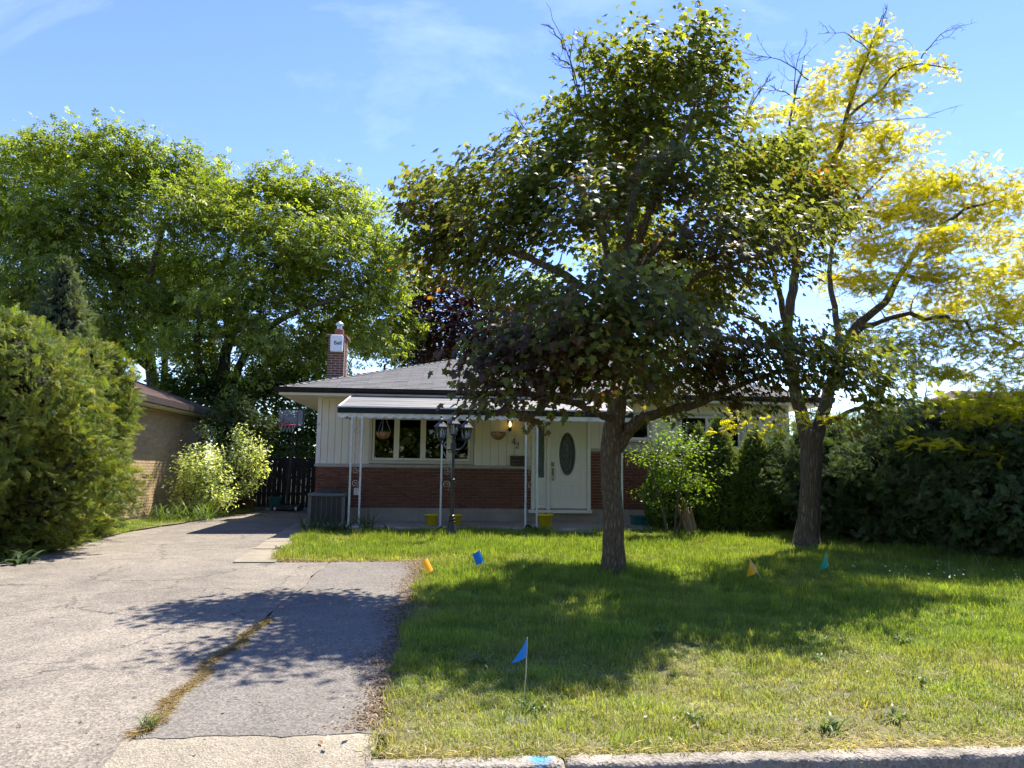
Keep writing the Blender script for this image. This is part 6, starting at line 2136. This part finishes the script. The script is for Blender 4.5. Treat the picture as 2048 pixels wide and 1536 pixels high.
for k, (x, y) in enumerate(((7.35, 9.6), (7.0, 9.3), (7.6, 9.9), (6.6, 9.2))):
    strap_plant('tall_weed', ['thin tall weed in the middle of the hedge front', 'thin tall weed nearest the kerb before the hedge', 'thin tall weed at the right before the hedge', 'thin tall weed leftmost before the hedge'][k], x, y, 7, .5, .004, .25, [(.2, .22, .1)], group='tall weeds before the right hedge', spread=.02)
q = at(1290, 1060, 15.2)
for k, (dx, dy) in enumerate(((0, 0), (-.35, .1), (.4, -.1), (.75, -.2))):
    strap_plant('ground_cover_plant', ['low bright plant in front of the green box', 'low bright plant beside the porch end', 'low bright plant left of the sapling', 'low bright plant under the sapling'][k], float(q[0]) + dx, 15.1 + dy, 40, .26, .022, .8, pl2, group='low plants under the sapling', spread=.13)

# ------------------------------------------------------------------ grass
def wave(x, y, sc, seed):
    r2 = np.random.default_rng(seed)
    o = 0
    for k in range(6):
        a = r2.random() * 6.28
        f = sc * (1 + k * .55)
        o = o + np.sin((x * math.cos(a) + y * math.sin(a)) * f + r2.random() * 6.28) / (1 + .35 * k)
    return o / 2.6

def grass_region(name, label, x0f, x1f, y0, y1, dens, hmul, seed, straw0=.0):
    r2 = np.random.default_rng(seed)
    area_n = int(dens * (y1 - y0) * (max(x1f(y0), x1f(y1)) - min(x0f(y0), x0f(y1))))
    y = r2.uniform(y0, y1, area_n)
    xa, xb = min(x0f(y0), x0f(y1)) - .05, max(x1f(y0), x1f(y1))
    x = r2.uniform(xa, xb, area_n)
    xl = np.array([x0f(v_) for v_ in y]); xr = np.array([x1f(v_) for v_ in y])
    m_ = (x > xl + .04 * wave(x * 3, y * 3, 2.0, 8)) & (x < xr)
    x, y = x[m_], y[m_]
    dry = np.clip(.66 - (y - 4) * .19, 0, 1) + .34 * wave(x, y, 1.3, 3) + .22 * wave(x, y, 5, 4) + straw0
    if y0 > 10.9: dry = dry + .75 * np.clip(1 - (y - 11) / .5, 0, 1)
    edge = np.clip(1 - (x - np.array([x0f(v_) for v_ in y])) / .35, 0, 1)
    dry = dry + edge * .35
    thin = r2.random(len(x)) > np.clip(dry * .75 - .12, 0, .62)
    # trodden bare crescent on the painted spot
    x, y, dry, edge = x[thin], y[thin], dry[thin], edge[thin]
    n = len(x)
    z = np.array([lawn_z(a, b) for a, b in zip(x, y)]) + .004
    u = r2.random((n, 1))
    gcol = np.array([.160, .235, .034]) * (1 - u) + np.array([.260, .310, .054]) * u
    gcol = gcol * np.clip(1 + .32 * wave(x, y, 6.5, 21)[:, None] + r2.normal(0, .22, (n, 1)), .35, 1.7)
    lush = np.clip(.5 + .6 * wave(x, y, 2.2, 12), 0, 1)[:, None]
    gcol = gcol * (1 - .35 * lush) + np.array([.095, .180, .028]) * .35 * lush
    straw = np.array([.40, .33, .15]) * r2.uniform(.7, 1.15, (n, 1))
    f_ = np.clip(dry[:, None] * .72 + r2.normal(0, .16, (n, 1)) - .06, 0, .82)
    col = gcol * (1 - f_) + straw * f_
    d_ = np.hypot((x - .47) / 1.0, (y - 4.5) / 1.3)
    pm = np.clip(1.25 - d_ / .17, 0, 1)[:, None] * (r2.random((n, 1)) < .22)
    col = col * (1 - pm) + np.array([.42, .45, .52]) * pm
    hh = hmul(y) * (1 + .38 * wave(x, y, 2.6, 5) + .3 * wave(x, y, 8, 15)) * r2.uniform(.6, 1.35, n) * (1 - .4 * np.clip(dry, 0, 1))
    idx = r2.choice(7, n, p=[.19, .19, .19, .18, .075, .075, .10])
    idx = np.where((dry > .45) & (r2.random(n) < .35), 6, idx)
    rot = np.stack([r2.normal(0, .12, n), r2.normal(0, .12, n), r2.uniform(0, 6.28, n)], -1)
    sw2 = 1 + .35 * np.clip((y - 6) / 8, 0, 1)
    scl = np.stack([sw2, sw2, np.clip(hh, .2, 3)], -1)
    return scatter(name, np.stack([x, y, z], -1), rot, scl, idx, np.clip(col, .01, .9), label)
hm = lambda y: .62 + np.clip((y - 5) / 7, 0, 1) * .75
grass_region('grass', 'dry short grass near the kerb', lambda y: -.34, lambda y: .82 * y + 1.6, 3.90, 7.0, 900, hm, 1)
grass_region('grass', 'lush grass around the maple trunk', lambda y: -.34, lambda y: min(.82 * y + 1.4, 9.4), 7.0, 11.0, 560, hm, 2)
grass_region('grass', 'grass in front of the porch and hedge', lambda y: -2.50 - (y - 10.86) * .085, lambda y: min(9.0, 30 - y * 1.55) if y > 13 else 9.2, 11.0, 15.05, 430, hm, 3)
grass_region('grass', 'grass under the window bed', lambda y: 4.4, lambda y: 8.2, 15.05, 15.7, 300, lambda y: 1.5, 4)
grass_region('grass', 'grass verge left of the driveway', lambda y: drive_l(y) - 1.3, lambda y: drive_l(y) - .02, 9.5, 21.0, 260, lambda y: .8 + 0 * y, 5, .15)
grass_region('grass', 'uncut grass on the far left of the driveway', lambda y: drive_l(y) - 2.5, lambda y: drive_l(y) - .02, 4.2, 9.5, 120, lambda y: .8 + 0 * y, 6, .2)

# loose dry matter
def litter(name, label, n, fx, fy, size, pal, w, tmpl=T_LEAF, zf=None, flat=.25, stretch=None):
    y = fy(n); x = fx(y)
    z = np.array([(zf or drive_z)(a, b) for a, b in zip(x, y)]) + rng.uniform(.004, .018, n)
    Nn = np.array([0, 0, 1.0]) + rng.normal(0, flat, (n, 3))
    Td = rng.normal(0, 1, (n, 3)); Td[:, 2] *= .15
    foliage(name, tmpl, np.stack([x, y, z], -1), Nn, Td, rng.uniform(size * .5, size * 1.4, n), pick(pal, w, n, .25), m_blade, None, label=label, cat='debris', kind='stuff')
T_STRAW = diamonds([(0, 0, 0, 1.0, .035, .03)])
brown = [(.16, .095, .055), (.24, .15, .09), (.10, .06, .04), (.32, .22, .13)]
litter('leaf_litter', 'brown dead leaves along the edge of the parking pad', 13000, lambda y: -.34 + np.abs(rng.normal(0, .15, len(y))) * rng.choice([-1, -1, .35], len(y)) * (.55 + .5 * np.sin(y * 1.9) ** 2), lambda n: rng.uniform(4.35, 11.1, n), .022, brown, [3, 3, 2, 2])
litter('leaf_litter', 'dry chaff along the upper lawn edge', 1500, lambda y: rng.uniform(-2.5, -.2, len(y)), lambda n: 10.98 + np.abs(rng.normal(0, .1, n)), .03, brown + [(.4, .3, .16)], [2, 3, 1, 3, 3])
litter('dry_grass', 'straw coloured dead grass in the driveway seam', 3000, lambda y: -1.69 + .02 * np.sin(y * 3) + .03 * np.sin(y * 7.3) + rng.normal(0, 1, len(y)) * (.5 + .5 * np.sin(y * 9.1 + 2 * np.sin(y * 4.3)) ** 2) * (.010 + .020 * np.exp(-((y - 5.9) / .7) ** 2) + .014 * np.exp(-((y - 4.9) / .5) ** 2)), lambda n: 4.3 + 2.95 * rng.random(n) ** 1.05, .06, [(.25, .17, .09), (.20, .13, .07), (.31, .225, .13), (.14, .095, .055)], [3, 3, 2, 1], T_STRAW)
litter('dry_grass', 'straw bits fallen along the foot of the kerb edge', 2600, lambda y: rng.uniform(-.3, 5.5, len(y)), lambda n: 3.9 + np.abs(rng.normal(0, .07, n)), .06, [(.36, .28, .16), (.30, .22, .12), (.44, .36, .23)], [3, 3, 2], T_STRAW, lambda x, y: g(y) + .012)
litter('leaf_litter', 'scattered specks of dry leaf on the driveway', 260, lambda y: rng.uniform(-6, -.5, len(y)), lambda n: 3.9 + 12 * rng.random(n) ** 1.5, .03, brown, [3, 3, 2, 2])
litter('leaf_litter', 'pale dead leaves lying in the lawn', 130, lambda y: rng.uniform(-.2, 1, len(y)) * (y * .75) , lambda n: 4.1 + 6 * rng.random(n) ** 1.4, .038, [(.33, .27, .19), (.40, .35, .28), (.24, .16, .1)], [3, 2, 1], zf=lambda x, y: lawn_z(x, y) + .02)
litter('leaf_litter', 'dark brown duff under the left cedars', 1800, lambda y: drive_l(11) - .25 + rng.normal(0, .16, len(y)), lambda n: rng.uniform(10.2, 15, n), .035, brown, [3, 2, 3, 1], zf=lambda x, y: g(y) + .012)
# small white flowers before the hedge
fn = 34
fx_, fy_ = rng.uniform(5.0, 8.2, fn), rng.uniform(8.6, 10.2, fn)
V_, N2, T2 = np.stack([fx_, fy_, G(fy_) + rng.uniform(.09, .15, fn)], -1), np.array([0, -.5, 1.0]) + rng.normal(0, .2, (fn, 3)), rng.normal(0, 1, (fn, 3))
foliage('wildflowers', fan([(math.cos(a) * .5, math.sin(a) * .5) for a in np.linspace(0, 6.28, 9)[:-1]], (0, 0)), V_, N2, T2, rng.uniform(.015, .028, fn), pick([(.75, .75, .70), (.7, .6, .1)], [6, 1], fn, .05), m_blade, None, label='tiny white flowers in the grass before the hedge', cat='flowers', kind='stuff')

# ------------------------------------------------------------------ unseen trees added behind the viewer to darken window reflections and fill
tn = 22000
tx = rng.uniform(-34, 34, tn)
ty = -19 + rng.normal(0, 2.2, tn)
tz = (9.0 + 2.6 * np.sin(tx * .42) + 1.4 * np.sin(tx * 1.1 + 1)) * rng.random(tn) ** .7
foliage('added_treeline', T_LEAF, np.stack([tx, ty, tz], -1), rng.normal(0, 1, (tn, 3)) + np.array([0, 0, .6]), rng.normal(0, 1, (tn, 3)), rng.uniform(.5, .9, tn), pick(pal_g, [3, 2, 3, 1], tn), m_elm, None, label='unseen row of trees added across the street for reflections and fill', cat='added_treeline', kind='stuff')
